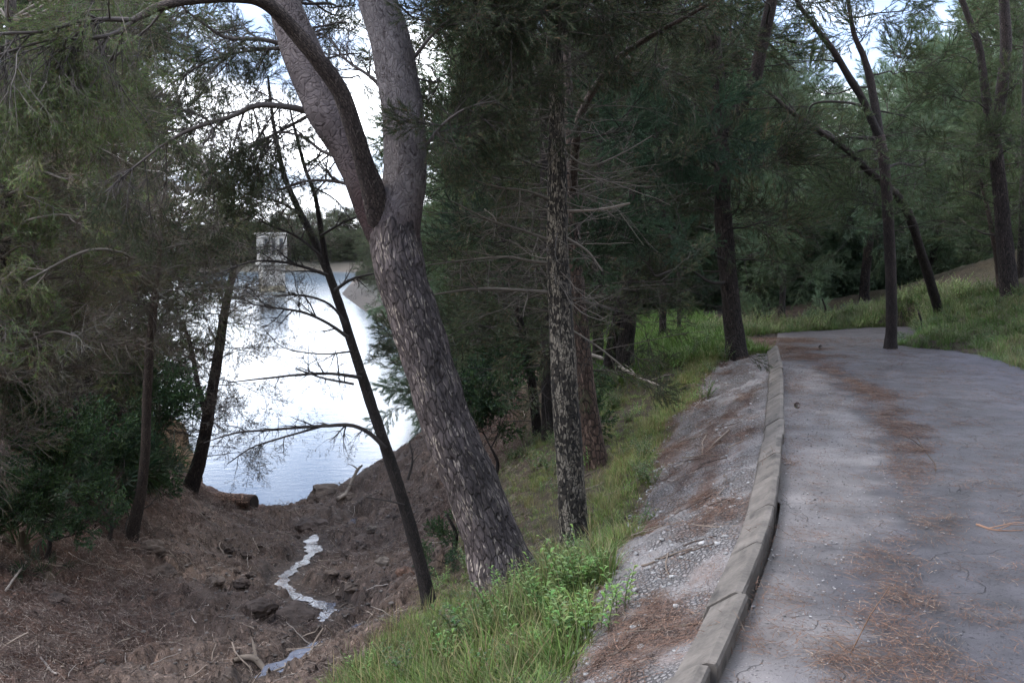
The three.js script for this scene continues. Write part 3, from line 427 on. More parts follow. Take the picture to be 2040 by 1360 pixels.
function tree(o) {
  const r = rngOf(o.seed || (treeSeed += 17)), rs = (a, b) => a + (b - a) * r();
  const T = o.world || px2(o.trunk, o.d, o.d2 ?? o.d), base = T[0][0].clone(); if (!o.world && o.mat !== M.big) for (const e of T) e[1] *= o.mat === M.lichen ? 1.12 : 0.87; const barkFor = (m, rad) => m && m !== M.dark ? m : rad < 0.13 ? M.thin : M.dark;
  const g = thing(o.name || 'pine_tree', o.label, o.category || 'tree', base, o.group);
  const B = new Acc(), spots = [], wood = [];       // wood: samples [point, radius] where branches may spring
  const col = o.tint || tint([1, 1, 1], [1, 1, 1]);
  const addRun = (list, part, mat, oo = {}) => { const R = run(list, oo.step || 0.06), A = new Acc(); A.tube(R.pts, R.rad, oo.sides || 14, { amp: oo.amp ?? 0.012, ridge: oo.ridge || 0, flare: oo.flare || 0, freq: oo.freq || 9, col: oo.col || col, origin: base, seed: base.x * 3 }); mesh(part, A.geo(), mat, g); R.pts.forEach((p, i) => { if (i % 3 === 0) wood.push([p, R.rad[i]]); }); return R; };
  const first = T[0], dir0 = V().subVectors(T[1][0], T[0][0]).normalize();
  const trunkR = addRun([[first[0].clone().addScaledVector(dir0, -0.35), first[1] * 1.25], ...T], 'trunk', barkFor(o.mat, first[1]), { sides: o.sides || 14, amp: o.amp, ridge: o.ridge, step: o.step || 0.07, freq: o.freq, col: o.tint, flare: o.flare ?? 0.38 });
  for (const l of o.limbs || []) addRun(px2(l.p, l.d0 ?? o.d, l.d1 ?? l.d0 ?? o.d), 'limb', barkFor(l.mat || (o.mat === M.lichen ? o.mat : M.dark), l.p[0][2] / 2 * o.d / FOC), { sides: l.sides || 10, amp: l.amp ?? 0.008, step: l.step || 0.06, col: l.tint || col });
  // a thin branch with forks
  const tw = o.twigCol || [[0.038, 0.031, 0.027], [0.065, 0.054, 0.046]];
  const branch = (p, d, L, rad, lvl, bo) => {
    const n = Math.max(3, Math.ceil(L / 0.14)), P = [p.clone()], R = [rad], q = p.clone(), dd = d.clone();
    for (let k = 1; k <= n; k++) { dd.add(V(rs(-1, 1), rs(-1, 1) + (bo.up || 0), rs(-1, 1)).multiplyScalar(bo.wig ?? 0.16)).normalize(); q.addScaledVector(dd, L / n); P.push(q.clone()); R.push(mixf(rad, Math.max(rad * 0.25, 0.0018), k / n)); }
    const c = tw[Math.floor(r() * tw.length)], v = rs(0.8, 1.2); B.tube(P, R, lvl > 1 ? 3 : rad > 0.012 ? 6 : 4, { cap: false, col: c.map(x => x * v), origin: base });
    if (lvl < (bo.levels ?? 2)) { const m = bo.kids ?? Math.round(L * 5); for (let k = 0; k < m; k++) { const i = Math.floor(rs(0.25, 0.98) * n), t = P[Math.min(i + 1, n)].clone().sub(P[i]).normalize(), s = V(rs(-1, 1), rs(-0.8, 0.8) + (bo.up || 0), rs(-1, 1)).normalize(); branch(P[i], t.multiplyScalar(0.75).add(s.multiplyScalar(0.8)).normalize(), L * rs(0.25, 0.5), R[i] * 0.6, lvl + 1, bo); } }
    if (bo.spray && r() < (bo.sprayShare ?? 1)) { const m = bo.perEnd || 1; for (let k = 0; k < m; k++) { const i = n - Math.floor(rs(0, 0.6) * n * (k ? 1 : 0)); spots.push({ p: P[i].clone().sub(base), d: dd.clone().add(V(rs(-0.5, 0.5), rs(-0.3, 0.5), rs(-0.5, 0.5)).multiplyScalar(k ? 1 : 0.4)).normalize(), s: (bo.size || 0.5) * rs(0.7, 1.3), k: bo.spray, v: r() < 0.5 ? 0 : 1, a: rs(0, 6.3), t: (bo.tone || 1) * rs(0.75, 1.25) }); } }
    return { P, R };
  };
  for (const b of o.branches || []) { // explicit branches drawn through seen points
    const L = px2(b.p, b.d0 ?? o.d, b.d1 ?? b.d0 ?? o.d), R = run(L, 0.08), c = tw[0]; B.tube(R.pts, R.rad, 6, { amp: 0.002, freq: 30, cap: true, col: b.col || c, origin: base }); R.pts.forEach((p, i) => { if (i % 3 === 0) wood.push([p, R.rad[i]]); });
    const m = b.kids || 0; for (let k = 0; k < m; k++) { const i = Math.floor(rs(b.from ?? 0.15, 1) * (R.pts.length - 2)), t = R.pts[i + 1].clone().sub(R.pts[i]).normalize(); branch(R.pts[i], t.multiplyScalar(0.7).add(V(rs(-0.8, 0.8), rs(-1, 1) + (b.up ?? -0.2), rs(-0.8, 0.8))).normalize(), (b.kl || 0.4) * rs(0.5, 1.3), Math.min(R.rad[i] * 0.6, 0.008), 1, { levels: 2, kids: b.kk ?? 2, wig: 0.2, ...b }); }
  }
  for (const e of o.dead || []) {     // bare side branches off the trunk
    for (let k = 0; k < e.n; k++) { const i = Math.floor(mixf(e.from, e.to, (k + r()) / e.n) * (trunkR.pts.length - 1)), az = e.az ? rs(e.az[0], e.az[1]) : rs(0, 6.283), el = rs(e.el?.[0] ?? -0.1, e.el?.[1] ?? 0.25); branch(trunkR.pts[i], V(Math.cos(az) * Math.cos(el), Math.sin(el), Math.sin(az) * Math.cos(el)), e.len * rs(0.45, 1.2), e.r || 0.011, e.lvl ?? 0, { levels: e.levels ?? 2, kids: e.kids ?? 3, wig: e.wig ?? 0.13, up: e.up || 0, spray: e.spray, size: e.size, tone: e.tone, sprayShare: e.sprayShare, perEnd: e.perEnd }); }
  }
  for (const c of o.clumps || []) {   // [px, py, rx, ry, distance, sprays, kind, size, tone]
    const [px, py, rx, ry, d, n, kind, size = 0.8, tone = 1] = c, C = at(px, py, d), ex = rx * d / FOC, ey = ry * d / FOC, ez = (ex + ey) * 0.5;
    let best = null, bd = 1e9; for (const w of wood) { const e = w[0].distanceTo(C) + Math.max(0, w[0].y - C.y + 0.1) * 1.2; if (e < bd && w[1] > 0.004) { bd = e; best = w; } }
    const a = best[0], L = a.distanceTo(C), mid = a.clone().lerp(C, 0.5).add(V(rs(-0.12, 0.12) * L, rs(-0.02, 0.10) * L, rs(-0.12, 0.12) * L)), r0 = Math.min(best[1] * 0.6, 0.008 + 0.008 * L);
    const R = run([[a, r0], [a.clone().lerp(mid, 0.5).add(V(rs(-0.05, 0.05) * L, rs(-0.05, 0.05) * L, 0)), r0 * 0.85], [mid, r0 * 0.7], [mid.clone().lerp(C, 0.55).add(V(rs(-0.06, 0.06) * L, rs(-0.06, 0.06) * L, 0)), r0 * 0.55], [C, r0 * 0.35]], 0.12);
    B.tube(R.pts, R.rad, 5, { amp: 0.002, freq: 25, cap: false, col: tw[0], origin: base });
    const nb = Math.max(1, Math.ceil(n / 4)); let left = n;
    for (let k = 0; k < nb; k++) {
      const i = Math.floor(mixf(R.pts.length * clamp(1 - 1.4 * ex / Math.max(L, 0.1), 0.3, 0.9), R.pts.length - 1, r())), s = R.pts[i]; let e; do { e = V(rs(-1, 1), rs(-1, 1), rs(-1, 1)); } while (e.length() > 1);
      const tgt = C.clone().add(V(e.x * ex, e.y * ey, e.z * ez)), m2 = s.clone().lerp(tgt, 0.5).add(V(rs(-0.08, 0.08), rs(-0.02, 0.1), rs(-0.08, 0.08))), W = run([[s, Math.max(r0 * 0.4, 0.004)], [m2, Math.max(r0 * 0.3, 0.003)], [tgt, 0.002]], 0.2);
      B.tube(W.pts, W.rad, 4, { cap: false, col: tw[k % tw.length], origin: base });
      for (let z = 0; z < 4 && left > 0; z++, left--) { const j = z === 0 ? W.pts.length - 1 : Math.floor(rs(0.3, 1) * (W.pts.length - 1)), t = tgt.clone().sub(s).normalize(); t.multiplyScalar(0.7).add(V(rs(-0.8, 0.8), rs(-0.5, 0.9), rs(-0.8, 0.8))).normalize(); spots.push({ p: W.pts[j].clone().sub(base), d: t, s: size * rs(0.65, 1.25), k: kind, v: r() < 0.5 ? 0 : 1, a: rs(0, 6.3), t: tone * rs(0.75, 1.25), w: rs(0.92, 1.1), c: rs(0.85, 1.1) }); }
    }
  }
  if (B.n) { mesh('branches', B.geo(), M.twig, g, 'stuff'); }
  crownOf(g, spots);
  return g;
}
// a grid of clumps over a stretch of crown
function cover(seed, x0, x1, y0, y1, nx, ny, d0, d1, n, kind, size, tone = 1, skip) {
  const r = rngOf(seed), out = [], dx = (x1 - x0) / nx, dy = (y1 - y0) / ny;
  for (let j = 0; j < ny; j++) for (let i = 0; i < nx; i++) { const x = x0 + (i + 0.15 + 0.7 * r()) * dx, y = y0 + (j + 0.15 + 0.7 * r()) * dy, d = mixf(d0, d1, r()); if (skip && skip(x, y)) continue; out.push([x, y, dx * 0.62, dy * 0.5, d, n, Array.isArray(kind) ? kind[Math.floor(r() * kind.length)] : kind, size * (0.85 + 0.3 * r()), tone * (0.8 + 0.4 * r())]); }
  return out;
}
// ------------------------------------------------------------------ the trees one by one
// sky showing through: where no crown stands in the photograph's direction
const gapL = (x, y) => (x > 330 && x < 560 && y > 110 && y < 330) || (x > 540 && x < 735 && y > 190 && y < 440) || (y > 430 && x > 470 && x < 760);
const gapR = (x, y) => (x > 1545 && x < 1700 && y > 20 && y < 130) || (x > 1540 && x < 1680 && y > 100 && y < 210 && x + y * 1.1 > 1700 && x + y * 1.1 < 1870) || (x > 1900 && y < 120);

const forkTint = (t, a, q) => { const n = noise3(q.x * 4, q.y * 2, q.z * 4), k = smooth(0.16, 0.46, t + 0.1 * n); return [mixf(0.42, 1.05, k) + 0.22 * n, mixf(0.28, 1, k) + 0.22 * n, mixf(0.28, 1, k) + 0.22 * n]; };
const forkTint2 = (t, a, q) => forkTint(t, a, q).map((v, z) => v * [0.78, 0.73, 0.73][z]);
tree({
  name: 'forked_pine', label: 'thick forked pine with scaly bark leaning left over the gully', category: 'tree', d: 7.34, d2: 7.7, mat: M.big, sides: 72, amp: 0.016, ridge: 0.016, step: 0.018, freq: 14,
  tint: (t, a, q) => { const n = noise3(q.x * 2.5, q.y * 2.5, q.z * 2.5), e = smooth(0.2, 0.9, Math.cos(a - 3.5)), low = smooth(0.1, 0, t), top = 0.5 * smooth(0.75, 1, t); return [1 + top + 0.35 * n + 1.0 * e * (1 - t * 0.5) + low * 0.5, 1 + top + 0.35 * n + 0.95 * e * (1 - t * 0.5) + low * 0.25, 1 + top + 0.35 * n + 0.85 * e * (1 - t * 0.5)]; },  // paler left face: grey flakes and light from that side, tinted in
  trunk: [[1022, 1200, 168], [1003, 1150, 138], [975, 1060, 116], [936, 955, 108], [895, 860, 104], [864, 760, 102], [834, 660, 102], [808, 580, 101], [796, 540, 103], [789, 500, 102], [787, 460, 97], [793, 420, 86], [801, 380, 66], [806, 345, 40], [807, 320, 16]],
  limbs: [
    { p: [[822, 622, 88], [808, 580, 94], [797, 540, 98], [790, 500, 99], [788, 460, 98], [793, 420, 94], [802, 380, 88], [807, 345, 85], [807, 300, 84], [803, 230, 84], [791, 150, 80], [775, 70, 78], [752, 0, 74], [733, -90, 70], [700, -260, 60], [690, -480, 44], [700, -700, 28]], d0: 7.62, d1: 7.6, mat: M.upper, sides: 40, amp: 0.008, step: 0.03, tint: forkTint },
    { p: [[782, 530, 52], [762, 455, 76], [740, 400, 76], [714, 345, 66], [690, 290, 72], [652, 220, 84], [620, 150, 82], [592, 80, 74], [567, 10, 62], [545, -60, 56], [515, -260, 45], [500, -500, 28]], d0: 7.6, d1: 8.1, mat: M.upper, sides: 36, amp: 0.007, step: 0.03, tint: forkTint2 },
    { p: [[770, 490, 34], [754, 430, 50], [742, 375, 46], [724, 320, 38], [706, 260, 36], [681, 190, 36], [650, 140, 34], [610, 90, 32], [572, 45, 30], [537, 10, 28], [500, -4, 24], [440, -4, 20], [380, 0, 18], [320, 12, 16], [285, 28, 14], [263, 42, 12]], d0: 7.64, d1: 6.2, mat: M.dark, sides: 18, amp: 0.006, step: 0.03, tint: tint([0.8, 0.75, 0.75], [1.5, 1.4, 1.35]) },
  ],
  twigCol: [[0.085, 0.072, 0.066], [0.06, 0.052, 0.047]],
  branches: [
    { p: [[265, 40, 11], [200, 38, 9], [150, 44, 9], [80, 63, 7], [0, 67, 6], [-90, 82, 4]], d0: 6.2, d1: 5.5, kids: 12, kl: 0.5, up: -0.5, spray: 'olive', size: 0.26, sprayShare: 0.55 },
    { p: [[262, 42, 11], [225, 68, 9], [160, 77, 8], [95, 80, 6], [30, 98, 5], [-60, 130, 3]], d0: 6.2, d1: 5.6, kids: 12, kl: 0.5, up: -0.6, spray: 'olive', size: 0.26, sprayShare: 0.5 },
    { p: [[245, 52, 7], [232, 95, 5], [205, 140, 4], [165, 190, 2]], d0: 6.2, d1: 6.4, kids: 6, kl: 0.35, spray: 'olive', size: 0.22, sprayShare: 0.4 },
    { p: [[130, 77, 6], [120, 120, 5], [105, 190, 2]], d0: 5.8, d1: 6.0, kids: 6, kl: 0.3 },
    { p: [[330, 10, 6], [300, 50, 5], [230, 110, 4], [180, 160, 3], [110, 200, 2]], d0: 6.4, d1: 6.4, kids: 9, kl: 0.35, spray: 'olive', size: 0.25, sprayShare: 0.4 },
    { p: [[615, 222, 14], [570, 212, 12], [510, 210, 11], [460, 232, 9], [400, 250, 8], [345, 275, 6], [270, 330, 4], [190, 400, 2]], d0: 7.9, d1: 7.4, kids: 18, kl: 0.45, up: -0.4, spray: 'dark', size: 0.2, sprayShare: 0.4 },
    { p: [[578, 92, 10], [520, 78, 8], [450, 75, 7], [410, 50, 6], [370, 20, 4], [330, -30, 3]], d0: 8, d1: 7.6, kids: 10, kl: 0.4, up: -0.2, spray: 'dark', size: 0.22, sprayShare: 0.5 },
    { p: [[575, 95, 8], [500, 100, 6], [420, 120, 5], [350, 160, 3], [300, 200, 2]], d0: 8, d1: 7.8, kids: 10, kl: 0.4, up: -0.4, spray: 'dark', size: 0.2, sprayShare: 0.5 },
    { p: [[640, 215, 8], [560, 260, 6], [480, 300, 5], [400, 350, 3]], d0: 7.9, d1: 8.2, kids: 12, kl: 0.4, up: -0.4, spray: 'dark', size: 0.19, sprayShare: 0.4 },
    { p: [[690, 320, 8], [640, 300, 7], [600, 270, 5], [540, 262, 3]], d0: 7.7, d1: 7.9, kids: 8, kl: 0.35 },
    { p: [[706, 370, 8], [660, 360, 6], [600, 362, 5], [540, 385, 3]], d0: 7.7, d1: 7.9, kids: 8, kl: 0.4, spray: 'dark', size: 0.2, sprayShare: 0.4 },
    { p: [[775, 190, 9], [735, 150, 7], [690, 120, 5], [655, 70, 3]], d0: 7.6, d1: 7.7, kids: 8, kl: 0.3 },
    { p: [[842, 300, 7], [880, 250, 6], [930, 215, 4], [990, 200, 2]], d0: 7.6, d1: 7.4, kids: 8, kl: 0.4, spray: 'dark', size: 0.3 },
    { p: [[820, 120, 8], [870, 60, 6], [920, 20, 4], [980, -20, 3]], d0: 7.6, d1: 7.4, kids: 8, kl: 0.4, spray: 'dark', size: 0.35 },
  ],
  clumps: [[430, 200, 110, 50, 8.6, 3, 'dark', 0.24], [480, 90, 80, 40, 8.6, 5, 'dark', 0.3], [420, 350, 70, 45, 8.8, 3, 'dark', 0.24], [500, 330, 60, 40, 8.8, 3, 'dark', 0.22], [530, 160, 50, 50, 8.8, 2, 'dark', 0.22], [640, 60, 60, 40, 8.9, 3, 'dark', 0.3], ...cover(9, 345, 575, 50, 350, 4, 5, 8.6, 9.8, 7, ['dark', 'olive', 'small'], 0.27), ...cover(10, 380, 560, 340, 460, 3, 2, 8.8, 9.6, 6, ['dark', 'olive'], 0.26), ...cover(11, 575, 720, 220, 400, 3, 3, 8.6, 9.4, 3, 'dark', 0.22), ...cover(12, 590, 740, -30, 200, 3, 3, 8.3, 9.2, 6, ['dark', 'dark', 'olive'], 0.26), [680, 30, 40, 40, 9, 3, 'dark', 0.3], [620, 340, 60, 40, 8.8, 2, 'dark', 0.2], [690, 110, 40, 40, 8.6, 2, 'dark', 0.24], ...cover(6, 345, 575, 60, 260, 4, 3, 8.3, 9.3, 4, 'dark', 0.2), ...cover(7, 380, 560, 260, 420, 3, 3, 8.5, 9.5, 5, ['dark', 'small'], 0.22), ...cover(8, 600, 730, 0, 130, 2, 2, 8.3, 9, 4, 'dark', 0.24), [320, 60, 90, 60, 8.8, 10, 'olive', 0.4], [420, 40, 70, 40, 8.8, 6, 'olive', 0.36], [880, 160, 60, 60, 8.4, 8, 'dark', 0.4], [870, 40, 70, 70, 8.4, 10, 'dark', 0.42],
    ...cover(5, 420, 1000, -600, -140, 4, 2, 7, 9, 12, 'dark', 0.7)],
});

const leafy = { spray: 'small', size: 0.15, sprayShare: 0.4, kk: 1 };
tree({
  name: 'young_tree', label: 'thin dark leaning tree with few dangling leaves before the lake', category: 'tree', d: 8.9, d2: 9.1, mat: M.dark, sides: 16, amp: 0.005, step: 0.04,
  tint: tint([0.38, 0.35, 0.34], [0.45, 0.42, 0.4]), twigCol: [[0.035, 0.03, 0.028], [0.05, 0.042, 0.038]],
  trunk: [[860, 1222, 37], [836, 1120, 31], [806, 1010, 29], [771, 900, 27], [741, 810, 25], [715, 730, 23], [690, 650, 21], [665, 575, 20], [647, 525, 19]],
  limbs: [{ p: [[650, 535, 17], [622, 470, 15], [593, 415, 13], [566, 350, 11], [552, 290, 9], [541, 220, 7], [533, 150, 4]], d0: 9.1, d1: 9.3, sides: 8, amp: 0.003 }, { p: [[652, 540, 13], [641, 470, 11], [627, 390, 9], [606, 330, 8], [590, 270, 6], [573, 200, 3]], d0: 9.1, d1: 8.8, sides: 8, amp: 0.003 }],
  branches: [
    { p: [[768, 893, 10], [735, 862, 9], [700, 847, 8], [650, 848, 7], [600, 851, 6], [540, 856, 5], [470, 862, 4], [405, 882, 2]], kids: 10, kl: 0.24, up: -0.4, ...leafy },
    { p: [[645, 848, 5], [560, 872, 4], [500, 892, 3], [452, 924, 2]], d0: 8.9, kids: 6, kl: 0.2, up: -0.4, ...leafy },
    { p: [[720, 752, 8], [660, 744, 6], [600, 746, 5], [540, 752, 4], [450, 762, 2]], kids: 7, kl: 0.24, up: -0.1, ...leafy },
    { p: [[705, 765, 5], [640, 752, 4], [588, 733, 2]], kids: 3, kl: 0.2, ...leafy },
    { p: [[693, 672, 8], [650, 642, 6], [600, 621, 5], [540, 612, 4], [468, 600, 2]], kids: 10, kl: 0.28, ...leafy },
    { p: [[700, 700, 4], [640, 705, 3], [560, 690, 2], [530, 660, 1.5]], kids: 5, kl: 0.2, ...leafy },
    { p: [[652, 548, 7], [600, 530, 6], [555, 521, 5], [500, 521, 4], [435, 545, 2]], kids: 8, kl: 0.3, ...leafy },
    { p: [[667, 578, 7], [700, 556, 6], [745, 545, 3]], kids: 5, kl: 0.22, ...leafy },
    { p: [[690, 645, 6], [655, 605, 5], [600, 588, 4], [545, 590, 2]], kids: 7, kl: 0.24, ...leafy },
    { p: [[640, 510, 6], [590, 470, 5], [540, 450, 4], [480, 420, 2]], kids: 6, kl: 0.28, ...leafy, size: 0.15 },
    { p: [[637, 470, 5], [690, 440, 4], [735, 425, 2]], kids: 4, kl: 0.22, ...leafy },
    { p: [[598, 425, 5], [550, 400, 4], [490, 385, 2]], kids: 6, kl: 0.3, spray: 'dark', size: 0.22 },
    { p: [[565, 345, 4], [520, 320, 3], [470, 320, 2]], kids: 5, kl: 0.3, spray: 'dark', size: 0.24 },
    { p: [[620, 370, 4], [670, 400, 3], [700, 440, 2]], kids: 3, kl: 0.2 },
    { p: [[606, 330, 5], [650, 300, 3], [680, 250, 2]], kids: 4, kl: 0.25 },
    { p: [[812, 955, 6], [822, 915, 4], [815, 878, 2]], kids: 2, kl: 0.15 }, { p: [[806, 1005, 4], [770, 997, 3], [728, 990, 2]], kids: 2, kl: 0.12 },
  ],
});

tree({
  name: 'lichen_pine', label: 'straight slender pine with pale lichen patches and many bare side twigs', category: 'tree', d: 8.3, mat: M.lichen, sides: 32, amp: 0.008, ridge: 0.006, step: 0.03, seed: 61,
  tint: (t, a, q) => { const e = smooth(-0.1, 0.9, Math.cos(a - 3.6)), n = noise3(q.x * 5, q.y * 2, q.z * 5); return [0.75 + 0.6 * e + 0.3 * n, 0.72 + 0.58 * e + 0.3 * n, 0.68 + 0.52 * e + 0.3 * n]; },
  trunk: [[1150, 1112, 62], [1143, 1050, 53], [1137, 950, 50], [1130, 850, 50], [1124, 750, 48], [1118, 650, 45], [1113, 550, 42], [1110, 450, 38], [1110, 350, 34], [1110, 250, 30], [1108, 150, 26], [1106, 50, 22], [1104, -50, 19], [1100, -260, 13], [1098, -420, 8]],
  twigCol: [[0.14, 0.12, 0.10], [0.10, 0.085, 0.07], [0.07, 0.06, 0.05]],
  branches: [
    { p: [[1105, 583, 8], [1040, 578, 7], [960, 575, 6], [900, 581, 4], [835, 592, 2]], d1: 8.0, kids: 10, kl: 0.25 }, { p: [[1102, 525, 7], [1060, 520, 6], [1010, 512, 5], [930, 518, 4], [850, 528, 2]], d1: 8, kids: 10, kl: 0.3 },
    { p: [[1100, 480, 6], [1040, 458, 5], [980, 440, 4], [900, 400, 2]], d1: 7.8, kids: 8, kl: 0.3 }, { p: [[1102, 400, 6], [1050, 380, 5], [990, 372, 4], [905, 345, 2]], d1: 7.9, kids: 9, kl: 0.3 },
    { p: [[1120, 300, 5], [1170, 330, 4], [1230, 310, 3], [1300, 270, 2]], d1: 8.2, kids: 8, kl: 0.25 }, { p: [[1122, 470, 6], [1170, 500, 5], [1200, 540, 3]], kids: 5, kl: 0.2 },
    { p: [[1124, 420, 6], [1190, 418, 6], [1255, 405, 4]], d1: 8, kids: 5, kl: 0.25, col: [0.20, 0.165, 0.135] }, { p: [[1126, 650, 5], [1190, 690, 4], [1240, 730, 3]], d1: 8.4, kids: 4, kl: 0.2 },
    { p: [[1107, 230, 5], [1050, 240, 4], [990, 232, 3], [930, 260, 2]], d1: 7.9, kids: 9, kl: 0.3, spray: 'dark', size: 0.25, sprayShare: 0.4 },
  ],
  dead: [{ from: 0.42, to: 0.80, n: 56, len: 0.9, r: 0.0062, el: [-0.3, 0.3], kids: 4, wig: 0.14 }, { from: 0.74, to: 0.99, n: 30, len: 1.0, r: 0.009, el: [0, 0.5], kids: 4, spray: 'dark', size: 0.4, perEnd: 1, sprayShare: 0.7 }],
  clumps: [[1080, -60, 120, 60, 8.3, 10, 'dark', 0.5], [1180, -150, 130, 80, 8.5, 8, 'dark', 0.55]],
});

tree({
  name: 'pine_tree', label: 'reddish trunk behind the lichen pine, ending in a long bare diagonal limb', category: 'tree', d: 11.3, mat: M.dark, sides: 20, amp: 0.010, seed: 71, tint: tint([1.5, 1.15, 1.0], [1.2, 1.1, 1.0]),
  trunk: [[1194, 955, 60], [1181, 880, 52], [1170, 800, 46], [1160, 700, 42], [1152, 620, 40], [1146, 540, 36], [1142, 450, 32], [1138, 350, 28], [1134, 250, 24], [1128, 100, 20], [1122, -100, 15], [1120, -300, 10]],
  limbs: [{ p: [[1140, 380, 18], [1146, 300, 18], [1154, 240, 17], [1168, 205, 16], [1190, 168, 14], [1221, 126, 13], [1270, 88, 11], [1330, 54, 9], [1400, 14, 7], [1450, -20, 5]], d0: 11.0, d1: 7.7, tint: tint([1.6, 1.45, 1.3], [2.2, 2.0, 1.8]), sides: 9, amp: 0.006 }],
  branches: [{ p: [[1245, 112, 7], [1310, 130, 6], [1370, 155, 4]], d0: 11, d1: 10.5, kids: 7, kl: 0.4, spray: 'dark', size: 0.35 }],
  dead: [{ from: 0.3, to: 0.75, n: 40, len: 1.4, r: 0.008, kids: 4, spray: 'dark', size: 0.45, sprayShare: 0.14 }],
  clumps: [...cover(21, 880, 1400, -200, 60, 5, 2, 11.4, 13.5, 9, 'dark', 0.75), [1230, 262, 90, 36, 10.4, 14, 'teal', 0.55, 0.8], [1250, 450, 80, 40, 10.3, 16, 'teal', 0.55, 0.8], [1200, 500, 60, 36, 10.3, 12, 'teal', 0.5, 0.75], [1010, 330, 80, 46, 10.8, 10, 'dark', 0.6], [950, 470, 70, 40, 11, 12, 'teal', 0.5, 0.65], [900, 300, 46, 40, 10.6, 8, 'teal', 0.5, 0.7]],
});

tree({
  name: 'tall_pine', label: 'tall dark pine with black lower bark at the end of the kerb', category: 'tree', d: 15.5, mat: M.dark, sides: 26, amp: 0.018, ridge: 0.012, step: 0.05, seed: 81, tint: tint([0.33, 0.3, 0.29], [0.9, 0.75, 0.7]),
  trunk: [[1470, 722, 58], [1465, 680, 46], [1456, 600, 42], [1447, 500, 40], [1440, 400, 38], [1437, 300, 38], [1432, 200, 38], [1425, 120, 36], [1417, 50, 32], [1410, -40, 28], [1400, -200, 20], [1395, -350, 12]],
  limbs: [{ p: [[1441, 270, 24], [1476, 208, 24], [1501, 168, 26], [1516, 100, 26], [1530, 40, 24], [1543, -30, 22], [1560, -180, 14]], d1: 15, sides: 12 }, { p: [[1432, 200, 18], [1396, 142, 14], [1386, 90, 14], [1370, 40, 12], [1345, -10, 10], [1320, -120, 7]], d1: 15, sides: 9 }],
  dead: [{ from: 0.3, to: 0.8, n: 34, len: 1.9, r: 0.014, kids: 4, spray: 'dark', size: 0.5, sprayShare: 0.14 }],
  branches: [{ p: [[1425, 330, 6], [1380, 300, 5], [1310, 275, 4], [1240, 250, 3]], d1: 13.5, kids: 10, kl: 0.5, spray: 'teal', size: 0.4 }],
  clumps: [...cover(31, 1240, 1640, -200, 40, 5, 2, 13.5, 17, 8, 'dark', 0.95), [1330, 285, 70, 36, 13.5, 12, 'teal', 0.6, 0.8], [1428, 232, 56, 40, 13.4, 14, 'teal', 0.6, 1], [1470, 290, 60, 36, 13.6, 12, 'teal', 0.6, 0.95], [1340, 500, 60, 36, 13.4, 14, 'teal', 0.55, 1], [1300, 540, 50, 30, 13.4, 10, 'teal', 0.5, 0.95], [1370, 350, 60, 50, 16, 12, 'dark', 0.8], [1330, 420, 80, 40, 16, 12, 'dark', 0.8, 0.9], [1540, 330, 70, 50, 15, 16, 'dark', 0.8, 1.1], [1560, 430, 60, 50, 15.2, 14, 'dark', 0.75, 1.2], [1380, 200, 60, 60, 16, 10, 'dark', 0.8], [1470, 90, 70, 60, 16.5, 12, 'dark', 0.9, 1.1], [1510, 270, 50, 60, 15.5, 10, 'dark', 0.7, 1.1]],
});

tree({
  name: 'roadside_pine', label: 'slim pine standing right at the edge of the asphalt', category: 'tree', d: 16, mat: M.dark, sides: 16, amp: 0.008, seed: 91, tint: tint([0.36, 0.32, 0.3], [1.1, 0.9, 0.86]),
  trunk: [[1775, 699, 28], [1777, 640, 25], [1776, 580, 24], [1774, 500, 25], [1770, 430, 24], [1766, 370, 24], [1760, 310, 24], [1752, 270, 24]],
  limbs: [{ p: [[1753, 275, 18], [1738, 240, 16], [1715, 190, 15], [1690, 150, 14], [1660, 100, 13], [1630, 60, 11], [1600, 20, 9], [1570, -30, 7]], d1: 15.5, sides: 9 }, { p: [[1752, 275, 20], [1748, 235, 18], [1741, 195, 17], [1735, 160, 15], [1720, 110, 12], [1703, 70, 10], [1690, 0, 8]], d1: 16.4, sides: 9 }],
  dead: [{ from: 0.55, to: 1, n: 14, len: 1.0, r: 0.01, kids: 3, spray: 'green', size: 0.45, sprayShare: 0.3 }],
  clumps: [[1740, 60, 70, 40, 16, 9, 'green', 0.6, 0.8], [1810, 20, 80, 50, 17, 12, 'green', 0.7, 0.8], [1680, 10, 40, 26, 16.5, 5, 'green', 0.5, 0.8], [1800, 140, 70, 40, 17, 12, 'green', 0.7, 0.9], [1640, 180, 60, 24, 17.8, 4, 'green', 0.45, 0.8], [1580, 240, 50, 30, 18.4, 6, 'green', 0.5, 0.9], [1660, 290, 60, 30, 18.6, 7, 'green', 0.55, 0.9], [1600, 320, 70, 36, 18.8, 10, 'green', 0.6, 0.9], [1810, 230, 60, 40, 17.5, 10, 'green', 0.65, 0.95], [1690, 350, 60, 30, 18.8, 8, 'green', 0.55, 0.9], [1840, 330, 60, 40, 18, 10, 'soft', 0.7, 0.7], [1560, 120, 30, 30, 16, 4, 'green', 0.5, 0.8], ...cover(41, 1560, 1900, -260, -60, 3, 1, 15, 18, 9, 'green', 0.8)],
});
